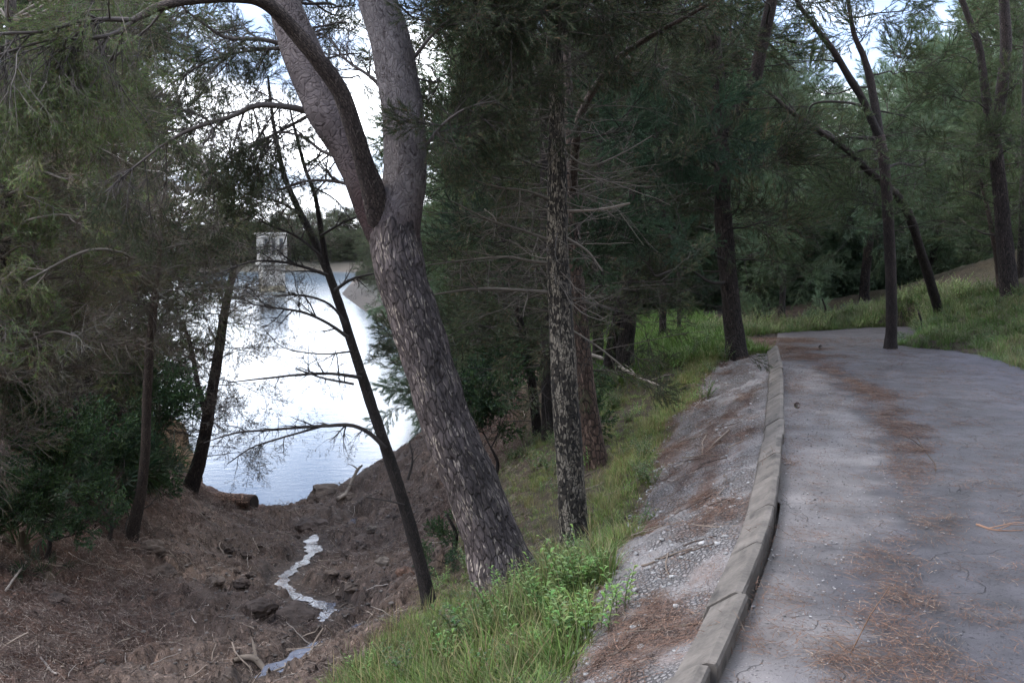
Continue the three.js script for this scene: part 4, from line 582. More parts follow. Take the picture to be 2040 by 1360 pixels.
tree({
  name: 'leaning_pine', label: 'thin pine beside the bank arching left across the lane', category: 'tree', d: 18.4, d2: 15.0, mat: M.dark, sides: 14, amp: 0.008, seed: 95, tint: tint([0.42, 0.37, 0.35], [1.2, 1.05, 1]),
  trunk: [[1884, 664, 25], [1868, 610, 22], [1851, 550, 22], [1835, 500, 20], [1816, 440, 20], [1796, 400, 20], [1770, 373, 18], [1736, 345, 16], [1690, 300, 14], [1640, 265, 12], [1580, 225, 10], [1528, 180, 7]],
  dead: [{ from: 0.5, to: 1, n: 14, len: 1.1, r: 0.009, kids: 3, spray: 'green', size: 0.45, sprayShare: 0.3 }],
  clumps: [[1540, 170, 40, 20, 17.2, 5, 'green', 0.5, 0.9], [1590, 250, 60, 30, 17.4, 8, 'green', 0.55, 0.9], [1700, 410, 60, 40, 17.5, 12, 'green', 0.65, 0.8], [1640, 390, 60, 40, 17.5, 12, 'green', 0.65, 1]],
});
tree({
  name: 'tall_pine', label: 'tall straight pine on the grassy bank forking high near the right edge', category: 'tree', d: 17.5, mat: M.dark, sides: 20, amp: 0.012, seed: 99, tint: tint([0.5, 0.42, 0.39], [0.8, 0.68, 0.66]),
  trunk: [[2015, 622, 46], [2008, 540, 38], [2000, 460, 34], [1993, 380, 32], [1985, 310, 30], [1980, 268, 30]],
  limbs: [{ p: [[1981, 275, 20], [1968, 210, 18], [1960, 150, 16], [1950, 90, 14], [1925, 20, 12], [1900, -50, 10], [1880, -160, 7]], sides: 9 }, { p: [[1981, 275, 24], [1991, 220, 24], [1999, 160, 22], [2005, 90, 21], [2002, 20, 20], [1997, -70, 18], [1990, -250, 12]], sides: 12 }],
  dead: [{ from: 0.4, to: 1, n: 16, len: 1.1, r: 0.01, kids: 3, spray: 'green', size: 0.45, sprayShare: 0.4 }],
  clumps: [[1920, 60, 30, 30, 17, 4, 'green', 0.5, 0.8], [1900, 190, 60, 36, 17, 10, 'green', 0.6, 0.9], [2030, 160, 40, 40, 17, 8, 'green', 0.6, 0.9], [1880, 110, 40, 30, 17.4, 7, 'green', 0.6, 0.9], [1900, 290, 60, 30, 17.2, 10, 'green', 0.6, 0.9], [2040, 290, 50, 40, 17, 10, 'green', 0.6, 0.9], [1920, 380, 60, 30, 17.4, 10, 'green', 0.6, 0.8], [2040, 420, 40, 40, 17.6, 10, 'green', 0.6, 0.8], [1850, 440, 50, 40, 18.4, 8, 'soft', 0.6, 0.8], ...cover(51, 1850, 2120, -260, -60, 3, 1, 16, 19, 8, 'green', 0.8)],
});
tree({ name: 'gnarled_tree', label: 'bent leafless young tree left of the tall pine on the bank', category: 'tree', d: 17.9, mat: M.dark, sides: 8, amp: 0.006, tint: tint([1.6, 1.4, 1.3], [1.9, 1.7, 1.6]), trunk: [[1993, 612, 11], [1986, 520, 11], [1975, 450, 11], [1965, 400, 10], [1952, 352, 7], [1944, 338, 4]], dead: [{ from: 0.4, to: 1, n: 14, len: 0.7, r: 0.008, kids: 3 }] });
tree({ name: 'pine_tree', label: 'dark trunk cut by the right edge of the photograph', category: 'tree', d: 18.4, mat: M.dark, sides: 12, amp: 0.01, trunk: [[2033, 612, 22], [2037, 480, 18], [2040, 350, 15], [2042, 200, 12], [2046, 0, 8]], dead: [{ from: 0.4, to: 1, n: 12, len: 1, r: 0.01, kids: 3, spray: 'green', size: 0.5, sprayShare: 0.4 }] });
tree({ name: 'pine_tree', label: 'dim trunk behind the far side of the lane, left of the roadside pine', category: 'tree', d: 24, mat: M.dark, sides: 12, amp: 0.01, tint: tint([0.6, 0.48, 0.44], [0.7, 0.6, 0.55]), trunk: [[1720, 640, 25], [1724, 560, 22], [1730, 500, 20], [1736, 430, 18], [1742, 330, 15], [1745, 200, 10]], clumps: [...cover(61, 1600, 1860, 220, 480, 4, 4, 22.5, 25.5, 10, 'soft', 0.9, 0.8, gapR)] });
tree({ name: 'pine_tree', label: 'thin trunk in the weeds right of the tall black-barked pine', category: 'tree', d: 22, mat: M.dark, sides: 10, amp: 0.008, trunk: [[1556, 652, 17], [1560, 580, 14], [1562, 500, 13], [1565, 400, 11], [1570, 250, 8]], clumps: [...cover(63, 1480, 1640, 300, 560, 3, 4, 20.5, 23.5, 10, 'soft', 0.85, 0.75)] });
tree({ name: 'pine_tree', label: 'stout black trunk on the lit green slope under the forest', category: 'tree', d: 16.2, mat: M.dark, sides: 16, amp: 0.015, tint: tint([0.36, 0.32, 0.3], [0.5, 0.44, 0.42]), trunk: [[1250, 758, 50], [1246, 700, 40], [1255, 620, 34], [1262, 560, 32], [1266, 480, 28], [1268, 350, 24], [1270, 150, 18], [1272, -100, 12]], dead: [{ from: 0.34, to: 0.8, n: 34, len: 1.6, r: 0.011, kids: 4, spray: 'dark', size: 0.45, sprayShare: 0.15 }], clumps: [...cover(65, 1140, 1420, -60, 290, 4, 4, 15, 18, 6, ['dark', 'green', 'dark'], 0.8, 0.8)] });
tree({ name: 'pine_tree', label: 'slanting trunk close to the left of the stout black trunk', category: 'tree', d: 16.4, mat: M.dark, sides: 12, amp: 0.012, tint: tint([0.36, 0.32, 0.3], [0.5, 0.44, 0.42]), trunk: [[1211, 745, 28], [1222, 680, 27], [1240, 600, 26], [1252, 530, 24], [1258, 430, 18], [1262, 300, 10]] });
tree({ name: 'pine_tree', label: 'dark trunk just right of the lichen pine at mid height', category: 'tree', d: 18.2, mat: M.dark, sides: 12, amp: 0.01, tint: tint([0.36, 0.32, 0.3], [0.5, 0.44, 0.42]), trunk: [[1190, 748, 28], [1192, 650, 25], [1193, 580, 24], [1194, 450, 22], [1196, 250, 16], [1198, 0, 10]], dead: [{ from: 0.35, to: 0.8, n: 22, len: 1.4, r: 0.009, kids: 4 }], clumps: [...cover(67, 1040, 1240, -60, 290, 3, 3, 17, 20, 6, ['dark', 'green', 'dark'], 0.85, 0.8)] });
tree({ name: 'pine_tree', label: 'slim trunk on the green strip between stout black trunk and tall pine', category: 'tree', d: 19, mat: M.dark, sides: 10, amp: 0.008, tint: tint([0.36, 0.32, 0.3], [0.5, 0.44, 0.42]), trunk: [[1320, 698, 17], [1321, 620, 17], [1322, 540, 15], [1322, 400, 12], [1322, 200, 8]], dead: [{ from: 0.4, to: 0.9, n: 14, len: 1.2, r: 0.008, kids: 3 }] });
tree({ name: 'young_tree', label: 'thinnest stem on the green strip before the tall black-barked pine', category: 'tree', d: 20, mat: M.dark, sides: 8, amp: 0.005, tint: tint([0.36, 0.32, 0.3], [0.5, 0.44, 0.42]), trunk: [[1353, 698, 10], [1353, 600, 9], [1352, 500, 8], [1350, 380, 5]], dead: [{ from: 0.3, to: 1, n: 14, len: 1, r: 0.008, kids: 3 }] });
tree({ name: 'pine_tree', label: 'thin leaning trunk in the dark hollow left of the lichen pine', category: 'tree', d: 16.7, mat: M.dark, sides: 12, amp: 0.01, tint: tint([0.36, 0.32, 0.3], [0.5, 0.44, 0.42]), trunk: [[1074, 895, 26], [1066, 820, 22], [1056, 740, 20], [1040, 660, 18], [1025, 600, 15], [1005, 500, 12], [990, 380, 8]], dead: [{ from: 0.25, to: 0.95, n: 24, len: 1.5, r: 0.011, kids: 4, spray: 'dark', size: 0.5, sprayShare: 0.25 }], clumps: [...cover(69, 885, 1080, 120, 560, 3, 6, 15.5, 18.5, 7, ['dark', 'green', 'dark'], 0.75, 0.8, (x, y) => x < 880 && y < 380)] });
tree({ name: 'pine_tree', label: 'dark trunk half hidden behind the left side of the lichen pine', category: 'tree', d: 15.2, mat: M.dark, sides: 14, amp: 0.012, tint: tint([0.36, 0.32, 0.3], [0.5, 0.44, 0.42]), trunk: [[1094, 912, 36], [1091, 780, 30], [1088, 650, 27], [1086, 500, 24], [1084, 380, 20], [1082, 150, 14]], dead: [{ from: 0.3, to: 0.95, n: 30, len: 1.6, r: 0.012, kids: 4, spray: 'dark', size: 0.5, sprayShare: 0.2 }], clumps: [...cover(71, 900, 1120, -40, 400, 3, 4, 14.5, 17, 6, ['dark', 'green', 'dark'], 0.75, 0.75, (x, y) => y > 200 && y < 300 && x > 1060)] });

// left side
tree({
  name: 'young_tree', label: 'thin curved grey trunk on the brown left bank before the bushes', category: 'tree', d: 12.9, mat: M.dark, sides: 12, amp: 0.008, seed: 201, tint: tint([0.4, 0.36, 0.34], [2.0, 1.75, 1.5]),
  trunk: [[255, 1106, 40], [264, 1060, 30], [280, 980, 25], [288, 900, 22], [292, 800, 21], [297, 700, 20], [305, 620, 18], [312, 560, 14], [318, 480, 10], [320, 400, 7]], twigCol: [[0.15, 0.13, 0.11], [0.11, 0.095, 0.08]],
  dead: [{ from: 0.6, to: 1, n: 24, len: 1.1, r: 0.009, el: [0, 0.6], kids: 5, spray: 'brown', size: 0.45, sprayShare: 0.4 }],
  clumps: [[270, 450, 50, 44, 13.2, 10, 'olive', 0.5, 1.7], [330, 560, 40, 40, 13.2, 8, 'olive', 0.45, 1.1], [380, 480, 60, 50, 13, 12, 'dark', 0.5, 1], [225, 640, 40, 50, 13.6, 7, 'brown', 0.5], [258, 635, 24, 24, 13.4, 6, 'olive', 0.4, 1.7], [360, 660, 36, 50, 13.6, 7, 'olive', 0.45, 0.9], [90, 280, 60, 40, 9.2, 10, 'olive', 0.4, 1.9], [50, 560, 50, 30, 9.4, 6, 'olive', 0.4, 1.3], [400, 400, 60, 40, 13, 10, 'dark', 0.5, 1.1], [440, 520, 46, 40, 13.5, 9, 'dark', 0.45, 1.1], [330, 380, 60, 50, 13, 10, 'brown', 0.6, 1]],
});
tree({
  name: 'waterside_tree', label: 'dark slanting tree with thin russet foliage at the water edge', category: 'tree', d: 20, mat: M.dark, sides: 14, amp: 0.012, seed: 205, tint: tint([0.35, 0.31, 0.3], [1.3, 1.1, 1.0]),
  trunk: [[370, 994, 44], [390, 940, 34], [405, 880, 30], [415, 820, 28], [425, 760, 25], [437, 690, 22], [447, 620, 20], [460, 560, 16], [476, 500, 12], [500, 420, 8]], limbs: [{ p: [[408, 818, 14], [392, 760, 11], [382, 700, 9], [364, 640, 6]], d1: 19.5, sides: 8 }],
  dead: [{ from: 0.25, to: 1, n: 36, len: 1.5, r: 0.011, el: [-0.3, 0.4], kids: 4, spray: 'russet', size: 0.45, sprayShare: 0.55 }],
  clumps: [[470, 700, 40, 26, 19.8, 9, 'russet', 0.6], [445, 820, 26, 60, 19.8, 8, 'russet', 0.5], [380, 850, 26, 40, 19.6, 7, 'russet', 0.5], [350, 700, 40, 60, 20, 12, 'russet', 0.7], [395, 620, 40, 50, 20, 12, 'olive', 0.7], [420, 540, 50, 50, 20, 14, 'olive', 0.8, 0.9], [350, 560, 60, 60, 20.5, 14, 'olive', 0.8], [460, 460, 36, 40, 20, 9, 'olive', 0.7, 0.9], [440, 400, 60, 36, 20.5, 9, 'russet', 0.8, 1.2], [380, 380, 50, 50, 21, 10, 'russet', 0.8, 1.3]],
});
tree({
  name: 'twiggy_pine', label: 'pine with brownish feathery twigs filling the left edge of the view', category: 'tree', d: 10.6, mat: M.dark, seed: 211, amp: 0.012, sides: 14, twigCol: [[0.14, 0.118, 0.10], [0.10, 0.085, 0.072], [0.19, 0.165, 0.145]],
  trunk: [[-60, 1120, 60], [-40, 960, 50], [-30, 800, 46], [-10, 600, 40], [10, 400, 34], [20, 200, 28], [20, 0, 22], [15, -200, 16], [10, -450, 8]],
  dead: [{ from: 0.26, to: 0.62, n: 34, len: 1.0, r: 0.010, el: [0.0, 0.5], kids: 6, spray: 'brown', size: 0.5, sprayShare: 0.5 }],
  clumps: [...cover(81, -60, 195, 330, 690, 4, 6, 9.4, 11.2, 7, ['brown', 'olive', 'bare', 'olive'], 0.5, 1.2), ...cover(82, -60, 300, 140, 340, 5, 3, 9.5, 11.5, 7, ['olive', 'olive', 'brown'], 0.5, 1.1), ...cover(83, -60, 300, -60, 130, 5, 3, 9.5, 12, 5, ['olive', 'green'], 0.5)],
});
tree({
  name: 'twiggy_pine', label: 'grey-brown pine behind the thin curved trunk, with lighter green tips', category: 'tree', d: 14.6, mat: M.dark, seed: 221, amp: 0.012, sides: 14, twigCol: [[0.14, 0.118, 0.10], [0.10, 0.085, 0.072]],
  trunk: [[150, 1060, 50], [160, 900, 42], [170, 700, 36], [178, 500, 32], [184, 300, 26], [186, 100, 20], [186, -100, 14], [186, -300, 8]],
  dead: [{ from: 0.28, to: 0.8, n: 32, len: 1.2, r: 0.011, el: [0, 0.5], kids: 6, spray: 'brown', size: 0.55, sprayShare: 0.5 }],
  clumps: [...cover(91, 20, 340, 320, 760, 5, 6, 13.8, 16, 7, ['brown', 'olive', 'olive', 'bare'], 0.62, 1.1), ...cover(92, 40, 340, -60, 320, 5, 5, 13.5, 16, 5, ['olive', 'green'], 0.6)],
});
tree({ name: 'pine_tree', label: 'young dark green pine behind the thick forked trunk by the lake', category: 'tree', d: 21, mat: M.dark, seed: 231, sides: 10, amp: 0.006, trunk: [[872, 900, 20], [862, 800, 16], [848, 700, 12], [835, 600, 7]], dead: [{ from: 0.3, to: 1, n: 12, len: 0.35, r: 0.007, kids: 2, spray: 'dark', size: 0.4, sprayShare: 0.6 }], clumps: [[775, 665, 30, 34, 21, 12, 'dark', 0.6, 1.1], [800, 705, 22, 22, 21, 9, 'dark', 0.5, 1.1], [770, 720, 18, 14, 21, 5, 'dark', 0.45, 1.1], [815, 795, 18, 10, 21, 4, 'dark', 0.4, 1.1], [900, 640, 40, 60, 22, 12, 'green', 0.7, 0.6]] });

// forest beyond: copies of three bushy pines
{
  const proto = (seed, kind, h, w) => {
    const r = rngOf(seed), o = V(0, -60, 0), list = [[V(0, 0, 0), 0.17], [V(0.1, h * 0.25, 0.05), 0.14], [V(-0.1, h * 0.55, 0), 0.10], [V(0.1, h * 0.8, 0.1), 0.06], [V(0, h, 0), 0.02]];
    const T = tree({ name: 'forest_pine', category: 'tree', label: 'dense pine in the forest behind the lane', group: 'pines of the forest beyond the lane', seed, world: list, mat: M.dark, sides: 10, amp: 0.01, step: 0.2, dead: [{ from: 0.12, to: 0.98, n: 70, len: w, r: 0.02, lvl: 0, levels: 1, kids: 2, el: [-0.15, 0.6], spray: kind, size: 1.15, perEnd: 2, tone: 1 }] });
    return T;
  };
  const protos = [proto(301, 'soft', 7.5, 2.3), proto(302, 'green', 9, 2.4), proto(303, 'dark', 8.5, 2.5)];
  const spotsF = [ // px, distance, kind, scale
    [1500, 27, 0, 0.74], [1590, 30, 0, 0.66], [1680, 29, 0, 0.6], [1770, 31, 0, 0.72], [1860, 28, 0, 0.72], [1950, 30, 0, 0.95], [2040, 27, 1, 0.9], [1830, 38, 0, 1.1], [1980, 40, 0, 1.25], [1560, 40, 1, 0.75], [1700, 42, 0, 0.75], [2090, 22, 1, 1.0], [2120, 34, 0, 1.2],
    [1440, 28, 0, 0.9], [1400, 31, 0, 1.0], [1330, 27, 1, 1.0], [1260, 32, 0, 1.2], [1190, 27, 0, 0.95], [1120, 30, 0, 1.2], [1050, 27, 0, 0.95], [1020, 29, 1, 1.1], [995, 24, 1, 0.95], [975, 31, 0, 1.0], [1390, 42, 1, 1.3], [1230, 44, 1, 1.4], [1080, 42, 1, 1.4], [1000, 45, 0, 1.3], [945, 40, 1, 0.9], [915, 58, 1, 0.8], [1480, 50, 1, 1.2], [1600, 55, 0, 0.85], [1750, 56, 0, 0.95], [1900, 58, 0, 1.4], [2040, 55, 0, 1.6],
    [60, 19, 2, 0.9], [170, 22, 2, 0.85], [230, 24, 2, 0.6], [-60, 16, 2, 1.0], [120, 30, 1, 0.9], [20, 26, 1, 1.1],];
  const around = [[-6, -9, 1, 1.2], [-1.5, -11, 2, 1.4], [3.5, -13, 1, 1.4], [8.5, -9, 2, 1.4], [9.5, -4, 1, 1.3], [10, 1, 2, 1.3], [10.5, 6, 1, 1.25], [11.5, 10.5, 2, 1.2], [-5, -14, 2, 1.5], [7, -16, 1, 1.5], [14, -6, 2, 1.6], [15, 3, 1, 1.6]];  // pines out of view, put in to cut the light on lane and trunks
  const used = [0, 0, 0];
  spotsF.forEach(([px, d, k, s], i) => {
    const T = used[k]++ ? protos[k].clone() : protos[k]; if (T !== protos[k]) { T.name = numbered('forest_pine'); scene.add(T); }
    const x = (px - PW / 2) / FOC * d; T.position.set(x, groundY(x, d) - 0.1, -d); T.scale.setScalar(s); T.rotation.y = i * 2.1;
    const side = px < 500; T.userData = { label: side ? 'dim pine among those behind the twiggy left trees' : k === 2 ? 'dark pine among those shading the hollow behind the lichen pine' : k === 1 ? 'mid green pine among those standing farthest behind the lane' : 'soft pale green pine among those closing the view behind the lane', category: 'tree', group: side ? 'pines behind the left bank' : 'pines of the forest beyond the lane' + k };
  });
  around.forEach(([x, d, k, s], i) => { const T = protos[k].clone(); T.name = numbered('forest_pine'); scene.add(T); T.position.set(x, groundY(x, d) - 0.1, -d); T.scale.setScalar(s); T.rotation.y = i * 1.3; T.userData = { label: 'tall pine of the wood out of view, added to shade the near end of the lane', category: 'tree', group: 'unseen pines added to shade the near end of the lane' }; });
}
const gv = v => [v, v, v];
// ------------------------------------------------------------------ on the ground
function onGround(px, py) { const r = ray(px, py), o = camera.position; let a = 0.5, prev = 1; for (let t = 1; t < 80; t += 0.04 + t * 0.004) { const x = o.x + r.x * t, y = o.y + r.y * t, z = o.z + r.z * t; if (y < ground(x, z)) { a = (prev + t) / 2; break; } prev = t; a = t; } const x = o.x + r.x * a, z = o.z + r.z * a; return V(x, ground(x, z), z); }

// intake tower standing in the lake
{
  const c = at(542, 578, 149), b = V(c.x, LAKE, c.z), tower = thing('intake_tower', 'square pale concrete tower standing in the lake near the far shore', 'tower', b); tower.rotation.y = 0.42;
  const cm = tex(256, 256, (u, v, o) => { const n = pfbm(u * 5, v * 5, 5, 4, 2.5), s = smooth(0.05, 0.4, pfbm(u * 14, v * 2, 14, 3, 6.5)); const k = 0.62 + 0.3 * n - 0.3 * s; o[0] = k; o[1] = k * 0.97; o[2] = k * 0.9; });
  cm.repeat.set(0.2, 0.2); const conc = new THREE.MeshStandardMaterial({ map: cm, color: new THREE.Color().setRGB(0.52, 0.5, 0.47), roughness: 0.9 }), stain = new THREE.MeshStandardMaterial({ map: cm, color: new THREE.Color().setRGB(0.42, 0.37, 0.27), roughness: 0.95 }), glass = new THREE.MeshStandardMaterial({ color: new THREE.Color().setRGB(0.05, 0.055, 0.06), roughness: 0.2 });
  const bx = (n, w, h, d, x, y, z, m, p = tower) => { const g = new THREE.BoxGeometry(w, h, d); const uv = g.attributes.uv.array; for (let k = 0; k < uv.length; k += 2) { uv[k] *= w; uv[k + 1] *= h; } const q = mesh(n, g, m, p); q.position.set(x, y, z); return q; };
  bx('shaft', 3.3, 4.8, 3.3, 0, 1.6, 0, conc); bx('tide_band', 3.36, 1.1, 3.36, 0, 0.35, 0, stain); bx('collar', 4.1, 0.35, 4.1, 0, 4.15, 0, conc);
  bx('cabin', 3.7, 4.1, 3.7, 0, 6.4, 0, conc); bx('roof', 4.2, 0.3, 4.2, 0, 8.6, 0, conc);
  for (const sx of [-1.1, 0, 1.1]) { bx('window', 0.5, 2.3, 0.06, sx, 6.7, 1.87, glass); bx('window', 0.06, 2.3, 0.5, -1.87, 6.7, sx, glass); }
  for (const sx of [-1.8, -0.55, 0.55, 1.8]) bx('pilaster', 0.26, 4.1, 0.12, sx, 6.4, 1.91, conc);
}
// trees along the far shore
{
  const r = rngOf(401); let made = 0; const src = scene.getObjectByName('forest_pine_002');
  for (let k = 0; k < 46; k++) { const px = 395 + k * 8.6 + r() * 8, d = 304 + 40 * r() * (k % 3), x = (px - PW / 2) / FOC * d, T = src.clone(); T.name = numbered('shore_tree'); const s = (0.75 + 0.6 * r()) * (k % 3 ? 1.25 : 0.95); T.position.set(x, groundY(x, d) - 0.8, -d); T.scale.set(s * 1.5, s, s * 1.5); T.rotation.y = r() * 6; scene.add(T); T.userData = { label: 'round dark tree among those lining the far shore', category: 'tree', group: 'trees along the far shore of the lake' }; made++; }
  for (let k = 0; k < 26; k++) { const d = 46 + k * 8.5 + 6 * r(), x = along(SHORE_R, d) + 2.5 + (k % 3) * 4 + 2 * r(), T = src.clone(); T.name = numbered('shore_tree'); T.position.set(x, groundY(x, d) - 0.3, -d); T.scale.setScalar(0.55 + 0.4 * r()); T.rotation.y = r() * 6; scene.add(T); T.userData = { label: 'green tree on the right shore, glimpsed beside the forked trunk', category: 'tree', group: 'trees along the right shore of the lake' }; }
}

// grass in tufts
function tuft(seed, n, h, lean, cols, w = 0.006) {
  const r = rngOf(seed), A = new Acc();
  for (let k = 0; k < n; k++) {
    const a = r() * 6.283, R = 0.09 * Math.sqrt(r()), b = V(Math.cos(a) * R, -0.02, Math.sin(a) * R), az = a + (r() - 0.5) * 2, L = h * (0.5 + 0.6 * r()), ln = lean * (0.3 + 1.1 * r()), c0 = cols[Math.floor(r() * cols.length)], v = 0.75 + 0.5 * r(), c = c0.map(q => q * v);
    const f = t => b.clone().add(V(Math.cos(az) * ln * L * t * t, L * t * (1 - 0.28 * ln * t), Math.sin(az) * ln * L * t * t)), s = V(-Math.sin(az), 0, Math.cos(az)).multiplyScalar(w * (0.7 + 0.6 * r()) / 2);
    const p0 = f(0), p1 = f(0.45), p2 = f(0.78), p3 = f(1), q = (p, m) => p.clone().addScaledVector(s, m);
    A.tri(q(p0, 1), q(p0, -1), q(p1, 1.1), c).tri(q(p0, -1), q(p1, -1.1), q(p1, 1.1), c).tri(q(p1, 1.1), q(p1, -1.1), q(p2, 0.8), c).tri(q(p1, -1.1), q(p2, -0.8), q(p2, 0.8), c).tri(q(p2, 0.8), q(p2, -0.8), p3, c);
  }
  return A.geo(false);
}
const FRESH = [[0.115, 0.19, 0.05], [0.14, 0.215, 0.06], [0.09, 0.15, 0.045], [0.18, 0.19, 0.085]], DRY = [[0.10, 0.145, 0.05], [0.20, 0.175, 0.10], [0.14, 0.155, 0.07], [0.25, 0.22, 0.14]];
const TUFTS = [tuft(501, 16, 0.24, 0.7, FRESH), tuft(502, 16, 0.18, 1.0, FRESH), tuft(503, 14, 0.34, 0.6, DRY, 0.005), tuft(504, 18, 0.12, 1.0, FRESH, 0.008)];
function scatter(name, label, geos, mat, seed, n, boxArea, keep, xf) {
  const r = rngOf(seed), lists = geos.map(() => []), m = new THREE.Matrix4(), e = new THREE.Euler(), q = new THREE.Quaternion(), q2 = new THREE.Quaternion(), nv = V();
  for (let k = 0; k < n; k++) {
    const x = mixf(boxArea[0], boxArea[1], r()), d = mixf(boxArea[2], boxArea[3], r()), u = r();
    const px = 1020 + FOC * x / d; if (px < -120 || px > 2160) continue;
    const R = region(x, d), pr = keep(x, d, R); if (u > pr) continue;
    const y = groundY(x, d, R), o = xf(r, x, d, R, pr); lists[o.g ?? Math.floor(r() * geos.length)].push([V(x, y + (o.y || 0), -d), o, r() * 6.283, o.flat ? V(y - groundY(x + 0.08, d), 0.08, -(y - groundY(x, d + 0.08))).normalize() : null]);
  }
  const g = thing(name, label, null); g.userData.kind = 'stuff';
  geos.forEach((geo, j) => {
    const L = lists[j]; if (!L.length) return; const im = new THREE.InstancedMesh(geo, mat, L.length), c = new THREE.Color();
    L.forEach(([p, o, a, up], i) => { q.setFromAxisAngle(UPY, a); if (up) { q2.setFromUnitVectors(UPY, up); q.premultiply(q2); } const s = o.s; m.compose(p, q, V(s, s * (o.h || 1), s)); im.setMatrixAt(i, m); im.setColorAt(i, c.setRGB(...(o.c || [1, 1, 1]))); });
    im.name = name; im.userData.kind = 'stuff'; im.castShadow = im.receiveShadow = true; g.add(im);
  });
  return g;
}
scatter('grass', 'tufts of fresh green grass on the bank left of the rubble slope', TUFTS, M.leaf, 511, 32000, [-3, 3.6, 3.6, 16.5], (x, d, R) => {
  if (R.t > -0.5 || R.grass < 0.15) return 0; const near = smooth(9.5, 6, d), n = fbm(x * 1.4, d * 1.4, 3, 4.5); const strip = Math.exp(-(((R.t - along(RUB, R.s) + 0.35) / 0.3) ** 2)) * (d > 8 ? 1 : 0.3);
  return R.grass * clamp(Math.max(0.55 * near + 0.32 + 0.9 * n, strip * 1.2, 0.08));
}, (r, x, d, R, pr) => { const near = smooth(9, 6, d) * (1 - 0.6 * Math.exp(-((x + 0.1) ** 2 / 0.16 + (d - 6.9) ** 2 / 0.5))) * (0.75 + 0.9 * fbm(x * 1.8, d * 1.8, 2, 14.5)), g = r() < 0.25 ? 2 : r() < 0.3 ? 1 : near > 0.35 ? 0 : 3, v = (0.75 + 0.5 * r()) * (1 + 0.5 * fbm(x * 1.3, d * 1.3, 2, 24.5)); return { g, s: (0.5 + 0.6 * r()) * (0.55 + 0.5 * near) * (0.6 + 0.5 * pr), h: 0.8 + 0.6 * r(), c: [v * (0.9 + 0.3 * r()), v * 1.0, v * 0.78].map(q => q * (d > 8 ? 1.35 : 1.1)) }; });
scatter('grass', 'sunlit green grass strip under the trees at the end of the kerb', [TUFTS[0], TUFTS[3], TUFTS[1]], M.leaf, 517, 9000, [1.4, 4.4, 15.6, 24], (x, d, R) => R.rd > -0.12 || R.t > -0.1 && d < 16 ? 0 : clamp(0.6 + 0.8 * fbm(x * 1.2, d * 1.2, 2, 4.5)), (r) => ({ s: 0.7 + 0.6 * r(), c: [0.95, 1.05, 0.65] }));
scatter('grass', 'long green and straw-coloured grass on the bank right of the lane', TUFTS, M.leaf, 521, 30000, [5.6, 15, 11, 22], (x, d, R) => R.rd > -0.02 || R.rd < -8 ? 0 : clamp(0.75 + 0.7 * fbm(x * 0.9, d * 0.9, 3, 4.5)), (r, x, d) => { const n = fbm(x * 1.6, d * 1.6, 3, 31.5), dry = clamp(0.15 + 1.5 * n); return { g: r() < 0.2 + 0.6 * dry ? 2 : r() < 0.5 ? 3 : 0, s: (0.36 + 0.5 * r()) * (0.75 + 0.8 * fbm(x * 2.3, d * 2.3, 2, 41.5) + 0.2), h: 0.7 + 0.4 * r(), c: [1 + 0.25 * dry, 1.12, 0.95].map(q => q * (1.05 + 0.9 * fbm(x, d, 2, 51.5))) }; });
scatter('grass', 'weedy green verge beyond the far side of the lane', TUFTS, M.leaf, 527, 9000, [3.6, 10.5, 18.4, 25], (x, d, R) => R.rd > -0.03 || R.rd < -1.5 ? 0 : clamp(0.8 + 0.6 * fbm(x, d, 2, 9.5)) * smooth(25, 23, d), (r, x, d) => ({ g: r() < 0.35 ? 2 : r() < 0.4 ? 3 : 0, s: (0.5 + 0.6 * r()) * (1 + 0.8 * fbm(x * 1.7, d * 1.7, 2, 61.5)), h: 0.8 + 0.5 * r(), c: gv(1.0 + 0.5 * r()) }));

// pine needles, twigs and crumbs lying about
const flatNeedles = (seed, n, R, L, w, cols) => { const r = rngOf(seed), A = new Acc(); for (let k = 0; k < n; k++) { const a = r() * 6.283, q = R * Math.sqrt(r()), x = Math.cos(a) * q, z = Math.sin(a) * q, t = r() * 6.283, l = L * (0.6 + 0.7 * r()), y = 0.006 + 0.02 * r(), y2 = y + (r() - 0.4) * 0.025, v = 0.7 + 0.6 * r(), c = cols[Math.floor(r() * cols.length)].map(e => e * v), bx = 0.12 * l * (r() - 0.5); const dx = Math.cos(t), dz = Math.sin(t), s = V(-dz, 0.4, dx).multiplyScalar(w / 2), p = V(x, y, z), m = V(x + dx * l * 0.5 - dz * bx, (y + y2) / 2 + 0.004, z + dz * l * 0.5 + dx * bx), e = V(x + dx * l, Math.max(y2, 0.003), z + dz * l); A.tri(p.clone().add(s), p.clone().sub(s), m, c).tri(m.clone().add(s), m.clone().sub(s), e, c); } return A.geo(false); };
const RUST = [[0.145, 0.08, 0.054], [0.18, 0.105, 0.072], [0.10, 0.06, 0.044], [0.22, 0.16, 0.12]], EARTH = [[0.16, 0.108, 0.086], [0.12, 0.08, 0.064], [0.25, 0.20, 0.165], [0.075, 0.053, 0.045]];
const ndlA = [flatNeedles(531, 16, 0.09, 0.085, 0.0028, RUST), flatNeedles(532, 10, 0.14, 0.085, 0.0028, RUST)], ndlB = [flatNeedles(533, 18, 0.13, 0.09, 0.004, EARTH), flatNeedles(534, 12, 0.12, 0.11, 0.005, EARTH)];
